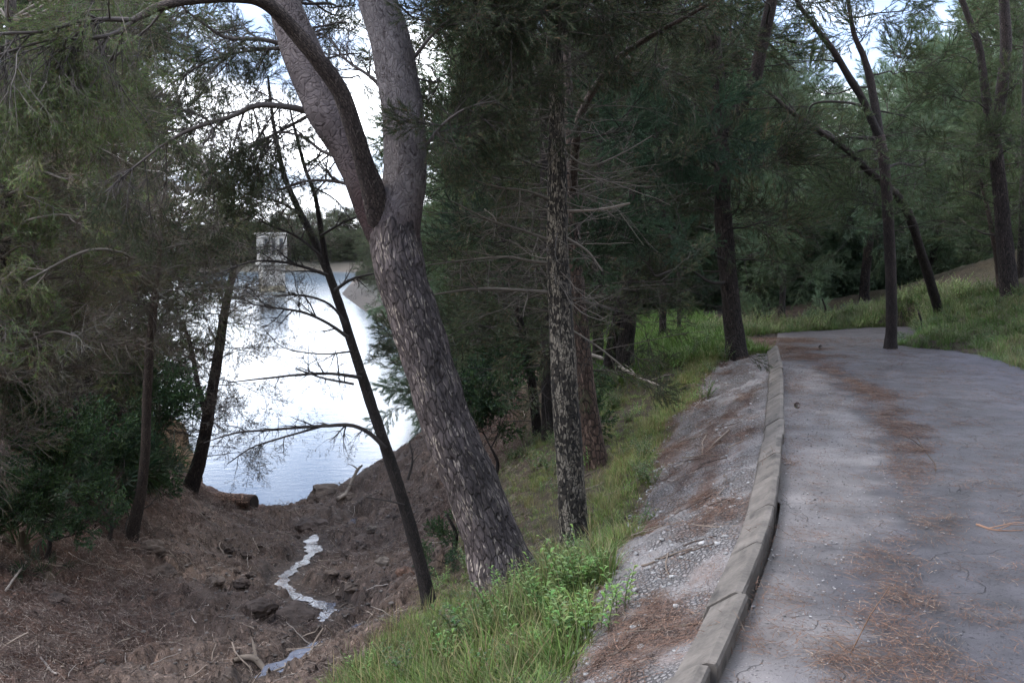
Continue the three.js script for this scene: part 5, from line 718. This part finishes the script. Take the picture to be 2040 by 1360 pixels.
scatter('pine_needles', 'rust-coloured pine needles drifted over lane and rubble slope', ndlA, M.litter, 541, 85000, [-1.2, 6.6, 3.2, 18], (x, d, R) => {
  const f = fbm(x * 3.5, d * 3.5, 3, 7.5); if (R.rd > 0) { const g2 = fbm(R.s * 0.9 + 20, R.t * 2.6, 3, 3.5); const v = fbm(x * 2.2, d * 2.2, 3, 33.5) + 0.55 * Math.exp(-(((R.t - along([[-8, 0.6], [0, 0.32], [1.5, 0.4], [3, 0.68], [7, 0.72], [9.5, 0.5], [11.5, 0.15], [20, 0.03]], R.s) - 0.3) / 0.25) ** 2)) * smooth(14, 11, R.s) + 0.3 * smooth(10, 13, R.s) * smooth(2.6, 0.4, R.t) + 0.22 * smooth(0.45, 0.05, R.t); return clamp(0.55 * smooth(0.3, 0.75, v) + 0.05); }
  if (R.t > -0.19) return 0; return R.rub > 0.3 ? clamp(0.6 * smooth(-0.05, 0.3, fbm(R.s * 1.1, R.t * 3.2, 3, 21.5) + 0.25 * f) + 0.08) : 0;
}, (r, x, d, R) => ({ flat: true, y: R.rd > 0 ? 0.052 + 0.012 : 0.004, s: 0.7 + 0.6 * r(), c: gv(0.75 + 0.5 * r()) }));
scatter('pine_needles', 'brown needle litter covering the left bank', ndlB, M.litter, 547, 60000, [-7.5, 0.2, 7, 21], (x, d, R) => R.rd > -0.5 || R.t > -0.5 ? 0 : clamp((1 - R.mud * 0.85) * (1 - R.grass * 0.7) * (0.5 + 0.9 * fbm(x * 1.6, d * 1.6, 3, 4.5))), (r) => ({ flat: true, s: 0.7 + 0.9 * r(), c: gv(0.6 + 0.7 * r()) }));
const stick = (seed, L, w, cols) => { const r = rngOf(seed), A = new Acc(), P = [], R = []; for (let k = 0; k <= 6; k++) { P.push(V((k / 6 - 0.5) * L, 0.008 + 0.012 * r(), 0.12 * L * (r() - 0.5))); R.push(w * mixf(1, 0.45, k / 6)); } A.tube(P, R, 5, { col: cols }); return A.geo(); };
scatter('twigs', 'grey and brown twigs scattered over the gully sides', [stick(551, 0.3, 0.005, [0.34, 0.29, 0.25]), stick(552, 0.22, 0.006, [0.12, 0.09, 0.075]), stick(553, 0.45, 0.007, [0.24, 0.19, 0.15])], M.twig, 557, 2600, [-7.5, 2.5, 4.5, 22], (x, d, R) => R.rd > -0.3 ? 0 : R.grass > 0.6 ? 0.12 : 0.6, r => ({ flat: true, s: 0.5 + 0.9 * r(), c: gv(0.5 + 0.8 * r()) }));
const stoneGeo = (seed, det = 1, rough = 0.35, sx = 1, sy = 0.6, sz = 0.8) => { const g = new THREE.IcosahedronGeometry(1, det), p = g.attributes.position.array, q = V(); for (let k = 0; k < p.length; k += 3) { q.set(p[k], p[k + 1], p[k + 2]); const n = 1 + rough * noise3(q.x * 1.3 + seed, q.y * 1.3, q.z * 1.3 + seed) + rough * 0.4 * noise3(q.x * 3.1, q.y * 3.1 + seed, q.z * 3.1); p[k] = q.x * n * sx; p[k + 1] = q.y * n * sy; p[k + 2] = q.z * n * sz; } g.computeVertexNormals(); return g; };
const pebMat = new THREE.MeshStandardMaterial({ color: 0xffffff, roughness: 0.95 });
const pebbles = [1, 2, 3].map(k => stoneGeo(k * 7.7, 1, 0.5));
scatter('pebbles', 'small stones loose in the mud of the gully', pebbles, pebMat, 561, 9000, [-6.5, 0, 8.5, 23], (x, d, R) => clamp(R.mud * 0.7 + 0.06 + smooth(0.4, 0.15, R.bed)) * (1 - R.grass), (r) => { const s = 0.006 + 0.024 * r() ** 3, v = r() < 0.1 ? 0.25 : 0.07 + 0.10 * r(); return { s, y: s * 0.1, c: [v, v * 0.86, v * 0.76] }; });
scatter('rubble', 'loose grey rubble on the slope below the kerb', pebbles, pebMat, 563, 26000, [-1.2, 4, 3, 17], (x, d, R) => R.t < -0.2 && R.rub > 0.05 ? clamp(0.25 + 1.2 * fbm(x * 2, d * 2, 3, 9.5) + 0.8 * (1 - R.rub)) : 0, (r) => { const s = 0.005 + 0.017 * r() ** 3, v = 0.2 + 0.2 * r(); return { s, y: s * 0.1, c: [v, v * 0.97, v * 0.94] }; });

scatter('grit', 'pale grit along the kerb side of the lane', pebbles, pebMat, 565, 26000, [-0.5, 6, 3.2, 14], (x, d, R) => R.rd > 0.04 ? clamp(1.1 * smooth(1.0, 0.1, R.t + 0.3 * fbm(x * 4, d * 4, 2, 9.5)) + 0.07) : 0, (r) => { const s = 0.002 + 0.006 * r() ** 3, v = 0.12 + 0.3 * r(); return { s, y: 0.05 + 0.016 + s * 0.2, c: [v, v * 0.95, v * 0.93] }; });

// stones of the gully that one can point at
{
  const rockMap = tex(256, 256, (u, v, o) => { const n = pfbm(u * 6, v * 6, 6, 5, 3.5); const k = 0.6 + 0.55 * n; o[0] = k; o[1] = k * 0.92; o[2] = k * 0.85; }); const mk = (r, g, b) => new THREE.MeshStandardMaterial({ map: rockMap, bumpMap: rockMap, bumpScale: 0.02, roughness: 0.95, color: new THREE.Color().setRGB(r, g, b) });
  const wetM = mk(0.115, 0.09, 0.078), dryM = mk(0.18, 0.145, 0.122), redM = mk(0.20, 0.12, 0.085), paleM = mk(0.30, 0.265, 0.23);
  const named = [
    [520, 1212, 0.17, wetM, 'wet brown stone on the left side of the stream'], [808, 1136, 0.13, redM, 'reddish stone near the lip of the gully'], [762, 1126, 0.09, paleM, 'pale stone beside the reddish one'], [740, 1058, 0.10, paleM, 'pale stone on the slope above the upper puddle'],
    [655, 985, 0.42, dryM, 'jutting rock corner at the waterline on the right'], [620, 1045, 0.34, wetM, 'dark undercut ledge of rock by the top of the stream'], [690, 985, 0.22, dryM, 'brown stone behind the jutting rock corner'], [590, 1240, 0.25, wetM, 'flat wet slab between the stream pools'],
    [325, 1150, 0.16, wetM, 'dark stone on the needle-covered left bank'], [115, 1190, 0.12, wetM, 'small dark stone standing in for a dark hole at far left on the needle bank'], [425, 1165, 0.13, dryM, 'grey stone among two at the foot of the left bank'], [300, 1098, 0.2, dryM, 'brown stone right of the curved trunk base'],  // the far-left stone is added for the darkness of a hole in the bank
  ];
  named.forEach(([px, py, s, m, label], k) => { const q = onGround(px, py), o = mesh('rock', stoneGeo(k * 3.3 + 50, 4, 0.45), m); o.position.copy(q).y += s * 0.05; o.scale.setScalar(s); o.rotation.y = k * 1.7; tag(o, label, 'rock'); });
  const geos = [0, 1, 2, 3].map(k => stoneGeo(k * 5.1 + 80, 3, 0.5)), r = rngOf(571);
  for (const [px, py] of [[470, 1140], [455, 1092], [430, 1055], [405, 1032], [500, 1150], [440, 1075], [490, 1110], [545, 1120], [690, 1105], [700, 1180], [660, 1150], [725, 1215], [675, 1195], [745, 1190], [770, 1160], [640, 1270], [600, 1290], [560, 1270], [690, 1150], [480, 1170], [520, 1085], [590, 1070], [665, 1060], [720, 1090], [850, 1010], [880, 1000], [905, 985], [760, 985], [820, 900], [730, 940], [790, 1030], [840, 1080], [570, 1215], [700, 1205], [655, 1318]]) {
    const q = onGround(px, py), s = 0.035 + 0.07 * r() ** 2, o = mesh('gully_stone', geos[Math.floor(r() * 4)], [wetM, wetM, dryM][Math.floor(r() * 3)]); o.position.copy(q).y += s * 0.08; o.scale.setScalar(s); o.rotation.y = r() * 6; tag(o, 'small brown stone strewn along the muddy gully', 'stone', 'stones strewn along the gully');
  }
  // ochre earth face at the water left of the slanting tree
  const eb = mesh('earth_bank', stoneGeo(7, 5, 0.4, 1.2, 1.5, 1.0), mk(0.50, 0.36, 0.24)); eb.position.copy(at(300, 940, 24)).y -= 0.1; tag(eb, 'eroded ochre earth face at the water behind the left bushes', 'earth bank');
}
// logs and fallen branches
{
  const A = new Acc(), c = at(445, 1000, 21.2), e1 = at(388, 990, 21.6), e2 = at(505, 1000, 20.9), g1 = [V(e1.x, e1.y - 0.05, e1.z), V(c.x, c.y + 0.02, c.z), V(e2.x, e2.y - 0.02, e2.z)];
  const log = thing('fallen_log', 'thick brown log with dark cut end lying at the waterline', 'log', g1[1]); const R = run([[g1[0], 0.15], [g1[1], 0.19], [g1[2], 0.17]], 0.05);
  A.tube(R.pts, R.rad, 20, { amp: 0.03, freq: 6, col: (t, a, q) => [2.6, 1.9, 1.5].map(v => v * (1 + 0.3 * noise3(q.x * 4, q.y * 4, q.z * 4))), origin: g1[1], cap: true }); mesh('trunk', A.geo(), M.dark, log);
  const E = new THREE.CylinderGeometry(0.15, 0.15, 0.02, 18); const em = mesh('cut_end', E, new THREE.MeshStandardMaterial({ color: new THREE.Color().setRGB(0.03, 0.024, 0.02), roughness: 1 }), log); const dir = V().subVectors(g1[2], g1[1]).normalize(); em.position.copy(g1[2]).sub(g1[1]).addScaledVector(dir, 0.012); em.quaternion.setFromUnitVectors(UPY, dir);
  const lay = (name, label, cat, P, col, sides = 8, forks = 0, seed = 1) => { const q = P.map(([px, py, w, up]) => { const g = onGround(px, py); return [g.clone().setY(g.y + (up || 0.02)), w / 2 * -g.z / FOC]; }), o = q[0][0].clone(), t = thing(name, label, cat, o), R2 = run(q, 0.03), B = new Acc(); B.tube(R2.pts, R2.rad, sides, { amp: R2.rad[0] * 0.25, freq: 20, col: (tt, a, p) => col.map(v => v * (1 + 0.35 * noise3(p.x * 12, p.y * 12, p.z * 12))), origin: o }); mesh('stem', B.geo(), M.twig, t);
    const r = rngOf(seed); for (let k = 0; k < forks; k++) { const i = Math.floor((0.3 + 0.6 * r()) * (R2.pts.length - 1)), s = R2.pts[i], d = V(r() - 0.5, 0.25 * r(), r() - 0.5).normalize(), C2 = new Acc(), L = 0.15 + 0.3 * r(); C2.tube([s.clone(), s.clone().addScaledVector(d, L * 0.5).add(V(0, 0.02, 0)), s.clone().addScaledVector(d, L)], [R2.rad[i] * 0.6, R2.rad[i] * 0.45, 0.001], 5, { col, origin: o }); mesh('fork', C2.geo(), M.twig, t); } };
  lay('driftwood', 'pale weathered piece of wood at the lower end of the stream', 'driftwood', [[464, 1312, 7, 0.03], [482, 1316, 13, 0.03], [506, 1326, 14, 0.03], [528, 1339, 11, 0.03], [536, 1345, 4, 0.03]], [0.15, 0.12, 0.095], 9, 2, 21);
  lay('fallen_branch', 'pale forked branch lying by the jutting rock at the waterline', 'branch', [[672, 1004, 9, 0.1], [690, 985, 8, 0.12], [712, 962, 6, 0.2], [722, 955, 4, 0.25]], [0.24, 0.195, 0.155], 7, 2, 3);
  lay('fallen_branch', 'grey stick lying across needles near the left edge', 'branch', [[10, 1180, 5], [30, 1150, 5], [52, 1125, 4]], [0.36, 0.31, 0.27], 6, 0);
  lay('fallen_branch', 'thin pale stick at the bottom of the left bank', 'branch', [[80, 1310, 4], [100, 1330, 5], [112, 1350, 4]], [0.38, 0.33, 0.29], 6, 0);
  lay('fallen_branch', 'pale dead branch leaning over the green slope behind the lichen pine', 'branch', [[1172, 742, 9, 0.35], [1215, 755, 7, 0.3], [1262, 772, 6, 0.2], [1312, 784, 4, 0.12]], [0.30, 0.26, 0.22], 7, 3, 9);
  lay('fallen_branch', 'dark stick with side twigs on the brown slope right of the thin tree', 'branch', [[960, 915, 6, 0.1], [925, 965, 6, 0.05], [880, 1000, 5, 0.04]], [0.14, 0.11, 0.09], 6, 2, 5);
  lay('twig', 'thin dark twig lying on the asphalt', 'twig', [[1828, 890, 3, 0.07], [1842, 915, 3, 0.07], [1862, 940, 3, 0.07], [1864, 958, 2, 0.07]], [0.10, 0.075, 0.06], 5, 1, 7);
  lay('twig', 'rust-brown twig at the right edge of the lane', 'twig', [[1945, 1070, 5, 0.07], [1985, 1078, 4, 0.07], [2038, 1082, 3, 0.07]], [0.26, 0.15, 0.10], 5, 2, 8);
  lay('twig', 'short rust-brown twig in the foreground of the lane', 'twig', [[1665, 1308, 5, 0.066], [1690, 1328, 5, 0.066], [1722, 1346, 4, 0.066]], [0.24, 0.14, 0.09], 5, 1, 11);
  // cones on the lane
  const coneGeo = (() => { const B = new Acc(), r = rngOf(5); for (let k = 0; k < 60; k++) { const t = k / 60, a = k * 2.4, R3 = 0.028 * Math.sin(Math.PI * Math.min(0.15 + t * 0.85, 1)) + 0.004, y = t * 0.08, p = V(Math.cos(a) * R3, y, Math.sin(a) * R3), s = V(-Math.sin(a), 0, Math.cos(a)).multiplyScalar(0.009), tip = V(Math.cos(a) * R3 * 1.35, y + 0.008, Math.sin(a) * R3 * 1.35), c = [0.09, 0.06, 0.045].map(q => q * (0.7 + 0.6 * r())); B.tri(p.clone().add(s).setY(y - 0.006), tip, p.clone().sub(s).setY(y - 0.006), c).tri(p.clone().add(s), p.clone().sub(s), tip, c); } return B.geo(false); })();
  for (const [px, py, l] of [[1592, 833, 'small dark pine cone on the lane beside the kerb'], [1637, 706, 'dark pine cone lying farthest up the lane']]) { const g = onGround(px, py), c2 = thing('pine_cone', l, 'pine cone', V(g.x, 0.075, g.z)); const m = mesh('scales', coneGeo, M.litter, c2); m.rotation.set(0.2, 0.6, 1.4); m.position.y = 0.0; m.scale.setScalar(0.8); }
}

// shrubs and palms
const bush = (label, px, py, d, clumps, name = 'leafy_shrub') => { const b = at(px, py, d), g = V(b.x, ground(b.x, b.z), b.z); return tree({ name, label, category: 'shrub', d, mat: M.dark, sides: 7, amp: 0.004, step: 0.1, world: [[g, 0.03], [g.clone().add(V(0.05, 0.25, 0)), 0.024], [g.clone().add(V(-0.05, 0.5, 0.05)), 0.016]], clumps }); };
bush('dark leafy shrub filling the lower left corner under the pines', 90, 1080, 11.3, [[60, 990, 70, 50, 10.8, 18, 'broad', 0.34], [150, 950, 70, 60, 11.2, 22, 'broad', 0.34], [30, 890, 70, 60, 11, 18, 'broad', 0.36, 1.1], [120, 850, 70, 50, 11.4, 18, 'broad', 0.36], [-20, 1010, 60, 60, 10.4, 14, 'broad', 0.36], [90, 1040, 60, 30, 10.8, 12, 'broad', 0.3, 0.9], [40, 800, 70, 50, 11.2, 16, 'broad', 0.36, 0.9], [200, 1020, 50, 36, 11.6, 14, 'broad', 0.3], [150, 1060, 40, 24, 11.2, 10, 'broad', 0.28]]);
bush('dark leafy shrub directly left of the thin curved trunk', 215, 1060, 12.6, [[215, 990, 40, 40, 13, 14, 'broad', 0.36], [225, 930, 50, 50, 13.2, 14, 'broad', 0.38], [240, 860, 40, 50, 13.4, 14, 'broad', 0.38], [180, 900, 50, 50, 12.8, 14, 'broad', 0.42, 1.1], [320, 930, 24, 50, 14, 8, 'broad', 0.38], [310, 990, 20, 36, 13.8, 7, 'broad', 0.36]]);
bush('tall green shrub behind the thin curved trunk', 330, 1000, 16, [[330, 820, 40, 50, 16, 16, 'broad', 0.5], [300, 760, 50, 40, 16, 16, 'broad', 0.5], [340, 740, 36, 40, 16.4, 12, 'broad', 0.5, 1.1], [240, 790, 50, 40, 16, 12, 'broad', 0.5], [190, 740, 40, 40, 15.6, 10, 'broad', 0.5, 1.4], [290, 880, 40, 40, 15.6, 12, 'broad', 0.46]]);
bush('dark shrub in the hollow left of the lichen pine', 985, 900, 14.6, [[960, 860, 50, 40, 14.6, 14, 'broad', 0.5, 0.8], [1010, 800, 50, 50, 14.8, 16, 'broad', 0.5, 0.8], [950, 760, 50, 50, 15.2, 16, 'broad', 0.5, 0.8], [1030, 720, 50, 40, 15.4, 12, 'broad', 0.5, 0.7]]);
bush('low dark shrub touching the right side of the thin dark tree', 900, 1110, 10.6, [[900, 1085, 36, 24, 10.4, 12, 'broad', 0.24], [880, 1120, 30, 20, 10, 9, 'broad', 0.22], [940, 1060, 26, 20, 10.8, 8, 'broad', 0.24]]);
bush('shrub against the back of the reddish trunk', 1150, 900, 12.6, [[1175, 860, 24, 40, 12.2, 9, 'broad', 0.35, 1], [1160, 780, 24, 50, 12.6, 9, 'broad', 0.4, 0.9]]);
bush('pale bush of weeds at the start of the far verge', 1530, 655, 22.3, [[1530, 620, 36, 24, 22.3, 12, 'soft', 0.6, 1.2], [1500, 640, 24, 16, 22, 7, 'soft', 0.5, 1.2]], 'weedy_bush');
bush('weedy bush with pale tips on the far verge left of the roadside pine', 1640, 650, 21.6, [[1640, 628, 40, 18, 21.6, 12, 'soft', 0.5, 1.4], [1690, 638, 30, 12, 22, 8, 'soft', 0.45, 1.3]], 'weedy_bush');
bush('yellow-green tussock bush between roadside pine and leaning pine', 1832, 676, 17.6, [[1832, 662, 30, 14, 17.5, 12, 'soft', 0.34, 1.5], [1810, 674, 20, 10, 17.2, 7, 'soft', 0.3, 1.5], [1862, 668, 18, 10, 17.6, 6, 'soft', 0.3, 1.3]], 'weedy_bush');
{
  // fan palms: fronds are parts
  const fan = (() => { const A = new Acc(), r = rngOf(601); const n = 17; for (let k = 0; k < n; k++) { const a = (k / (n - 1) - 0.5) * 3.6, L = 0.32 * (0.8 + 0.25 * Math.cos(a)) * (0.92 + 0.16 * r()), d = V(Math.sin(a), Math.cos(a), 0), s = V(Math.cos(a), -Math.sin(a), 0).multiplyScalar(0.012), z = 0.05 * r() - 0.02, b = V(0, 0.36, 0), m = b.clone().addScaledVector(d, L * 0.55).add(V(0, 0, 0.02 + z)), e = b.clone().addScaledVector(d, L).add(V(0, -0.03, z - 0.03)), c = [0.034, 0.066, 0.028].map(q => q * (0.7 + 0.6 * r())); A.tri(b, m.clone().add(s), m.clone().sub(s), c).tri(m.clone().add(s), e, m.clone().sub(s), c); } A.tube([V(0, 0, 0), V(0, 0.2, 0.015), V(0, 0.36, 0)], [0.007, 0.005, 0.004], 4, { col: [0.07, 0.10, 0.04] }); return A.geo(false); })();
  const palm = (label, px, py, d, n, s, seed) => { const b = at(px, py, d), t = thing('fan_palm', label, 'palm', V(b.x, ground(b.x, b.z), b.z)), r = rngOf(seed); for (let k = 0; k < n; k++) { const f = mesh('frond', fan, M.leaf, t), az = k * 2.4 + r(), el = 0.15 + 1.15 * (k / n); f.rotation.set(0, 0, 0); f.quaternion.setFromUnitVectors(UPY, V(Math.cos(az) * Math.sin(el), Math.cos(el), Math.sin(az) * Math.sin(el))); f.rotateY(r() * 6); f.scale.setScalar(s * (0.8 + 0.5 * r())); f.position.set(Math.cos(az) * 0.08 * s, 0.05 * s + 0.2 * s * r() * (1 - k / n), Math.sin(az) * 0.08 * s); } const st = new Acc(); st.tube([V(0, -0.2, 0), V(0.02, 0.08 * s, 0), V(0, 0.2 * s, 0)], [0.08, 0.07, 0.04], 8, { amp: 0.01, freq: 20, col: [0.10, 0.075, 0.05] }); mesh('trunk', st.geo(), M.twig, t); };
  palm('largest fan palm, dark green, just left of the curved trunk', 200, 1000, 13.4, 28, 1.25, 603); palm('fan palm low in the lower left corner', 40, 1060, 11.2, 24, 1.0, 605); palm('fan palm behind the curved trunk, half hidden', 300, 985, 15, 24, 1.2, 607); palm('fan palm in the shade above the lowest one', 110, 1010, 12.6, 22, 1.0, 609); palm('tiny fan palm seedling at the foot of the left shrubs', 92, 1100, 10.8, 7, 0.5, 611);
  // leafy weeds in the grass
  const weedGeo = (seed, n, h, cols) => { const r = rngOf(seed), A = new Acc(); for (let s = 0; s < n; s++) { const a = r() * 6.283, ln = 0.15 + 0.5 * r(), H = h * (0.6 + 0.5 * r()), f = t => V(Math.cos(a) * (0.06 + ln * H * t * t), H * t * (1 - 0.2 * ln * t), Math.sin(a) * (0.06 + ln * H * t * t)); A.tube([f(0), f(0.35), f(0.7), f(1)], [0.0035, 0.003, 0.0025, 0.0012], 4, { cap: false, col: [0.12, 0.16, 0.06] }); for (let k = 0; k < 16; k++) { const t = 0.2 + 0.8 * k / 15, p = f(t), az = k * 2.1 + r(), L = (0.085 - 0.04 * t) * (0.8 + 0.5 * r()), d = V(Math.cos(az), 0.5 + 0.4 * t, Math.sin(az)).normalize(), w = V(-Math.sin(az), 0, Math.cos(az)).multiplyScalar(L * 0.17), m = p.clone().addScaledVector(d, L * 0.5).add(V(0, 0.004, 0)), e = p.clone().addScaledVector(d, L).add(V(0, -L * 0.25, 0)), c = cols[Math.floor(r() * cols.length)].map(q => q * (0.8 + 0.4 * r())); A.tri(p, m.clone().add(w), m, c).tri(p, m, m.clone().sub(w), c).tri(m.clone().add(w), e, m, c).tri(m, e, m.clone().sub(w), c); } } return A.geo(false); };
  const LC = [[0.16, 0.27, 0.07], [0.19, 0.30, 0.085], [0.13, 0.22, 0.06]], weeds = [weedGeo(621, 9, 0.42, LC), weedGeo(622, 6, 0.32, LC), weedGeo(623, 4, 0.25, LC)];
  const DK = [[0.075, 0.13, 0.04], [0.11, 0.165, 0.05], [0.16, 0.15, 0.08], [0.06, 0.10, 0.04]], herbs = [weedGeo(631, 9, 0.34, DK), weedGeo(632, 7, 0.28, DK), weedGeo(633, 8, 0.4, [[0.20, 0.25, 0.10], [0.26, 0.26, 0.13], [0.15, 0.21, 0.07]])];
  scatter('weeds', 'mixed leafy weeds growing over the bank right of the lane', herbs, M.leaf, 635, 1900, [5.8, 15, 11, 22], (x, d, R) => R.rd > -0.1 || R.rd < -8 ? 0 : clamp(0.35 + 1.1 * fbm(x * 1.2, d * 1.2, 3, 71.5)), (r) => ({ g: r() < 0.15 ? 2 : r() < 0.5 ? 1 : 0, s: 0.35 + 0.5 * r(), c: gv(0.9 + 0.6 * r()) }));
  scatter('weeds', 'pale leafy weeds along the far verge of the lane', herbs, M.leaf, 637, 1500, [3.6, 10, 18.6, 24], (x, d, R) => R.rd > -0.05 || R.rd < -1.3 ? 0 : clamp(0.5 + 1.1 * fbm(x * 1.4, d * 1.4, 2, 73.5)), (r) => ({ g: r() < 0.55 ? 2 : 0, s: 0.4 + 0.7 * r() ** 2, c: gv(1.2 + 0.5 * r()) }));
  scatter('weeds', 'low leafy weeds among the grass of the shaded slope', [herbs[0], herbs[1], weeds[2]], M.leaf, 639, 1500, [-2.6, 3.6, 4.5, 17], (x, d, R) => R.t > -0.7 ? 0 : R.grass * clamp(0.2 + 1.0 * fbm(x * 1.5, d * 1.5, 2, 75.5)), (r) => ({ s: 0.4 + 0.6 * r(), c: gv(0.9 + 0.5 * r()) }));
  for (const [px, py, g, s, l] of [[1135, 1190, 0, 1.05, 'brightest leafy weed clump below the lichen pine'], [1165, 1175, 0, 0.9, 'leafy weed at the right end of the bright clump'], [1090, 1235, 0, 0.95, 'leafy weed with drooping leaves right of the big trunk base'], [985, 1245, 1, 1, 'small leafy weed at the foot of the big leaning trunk'], [955, 1285, 1, 0.9, 'pale leafy weed left of the big trunk base'], [1235, 1215, 2, 0.9, 'leafy weed at the edge of the rubble'], [1130, 1290, 1, 1, 'leafy weed in the foreground grass'], [1040, 1320, 1, 0.9, 'leafy weed at the bottom of the grass'], [1190, 1265, 2, 1, 'small weed with pale dots among rubble'], [900, 1330, 2, 1, 'small weed in the lowest grass']]) { const q = onGround(px, py), t = thing('leafy_weed', l, 'weed', q); mesh('leaves', weeds[g], M.leaf, t, 'stuff'); t.scale.setScalar(s); t.rotation.y = px; }
}
renderer.render(scene, camera);
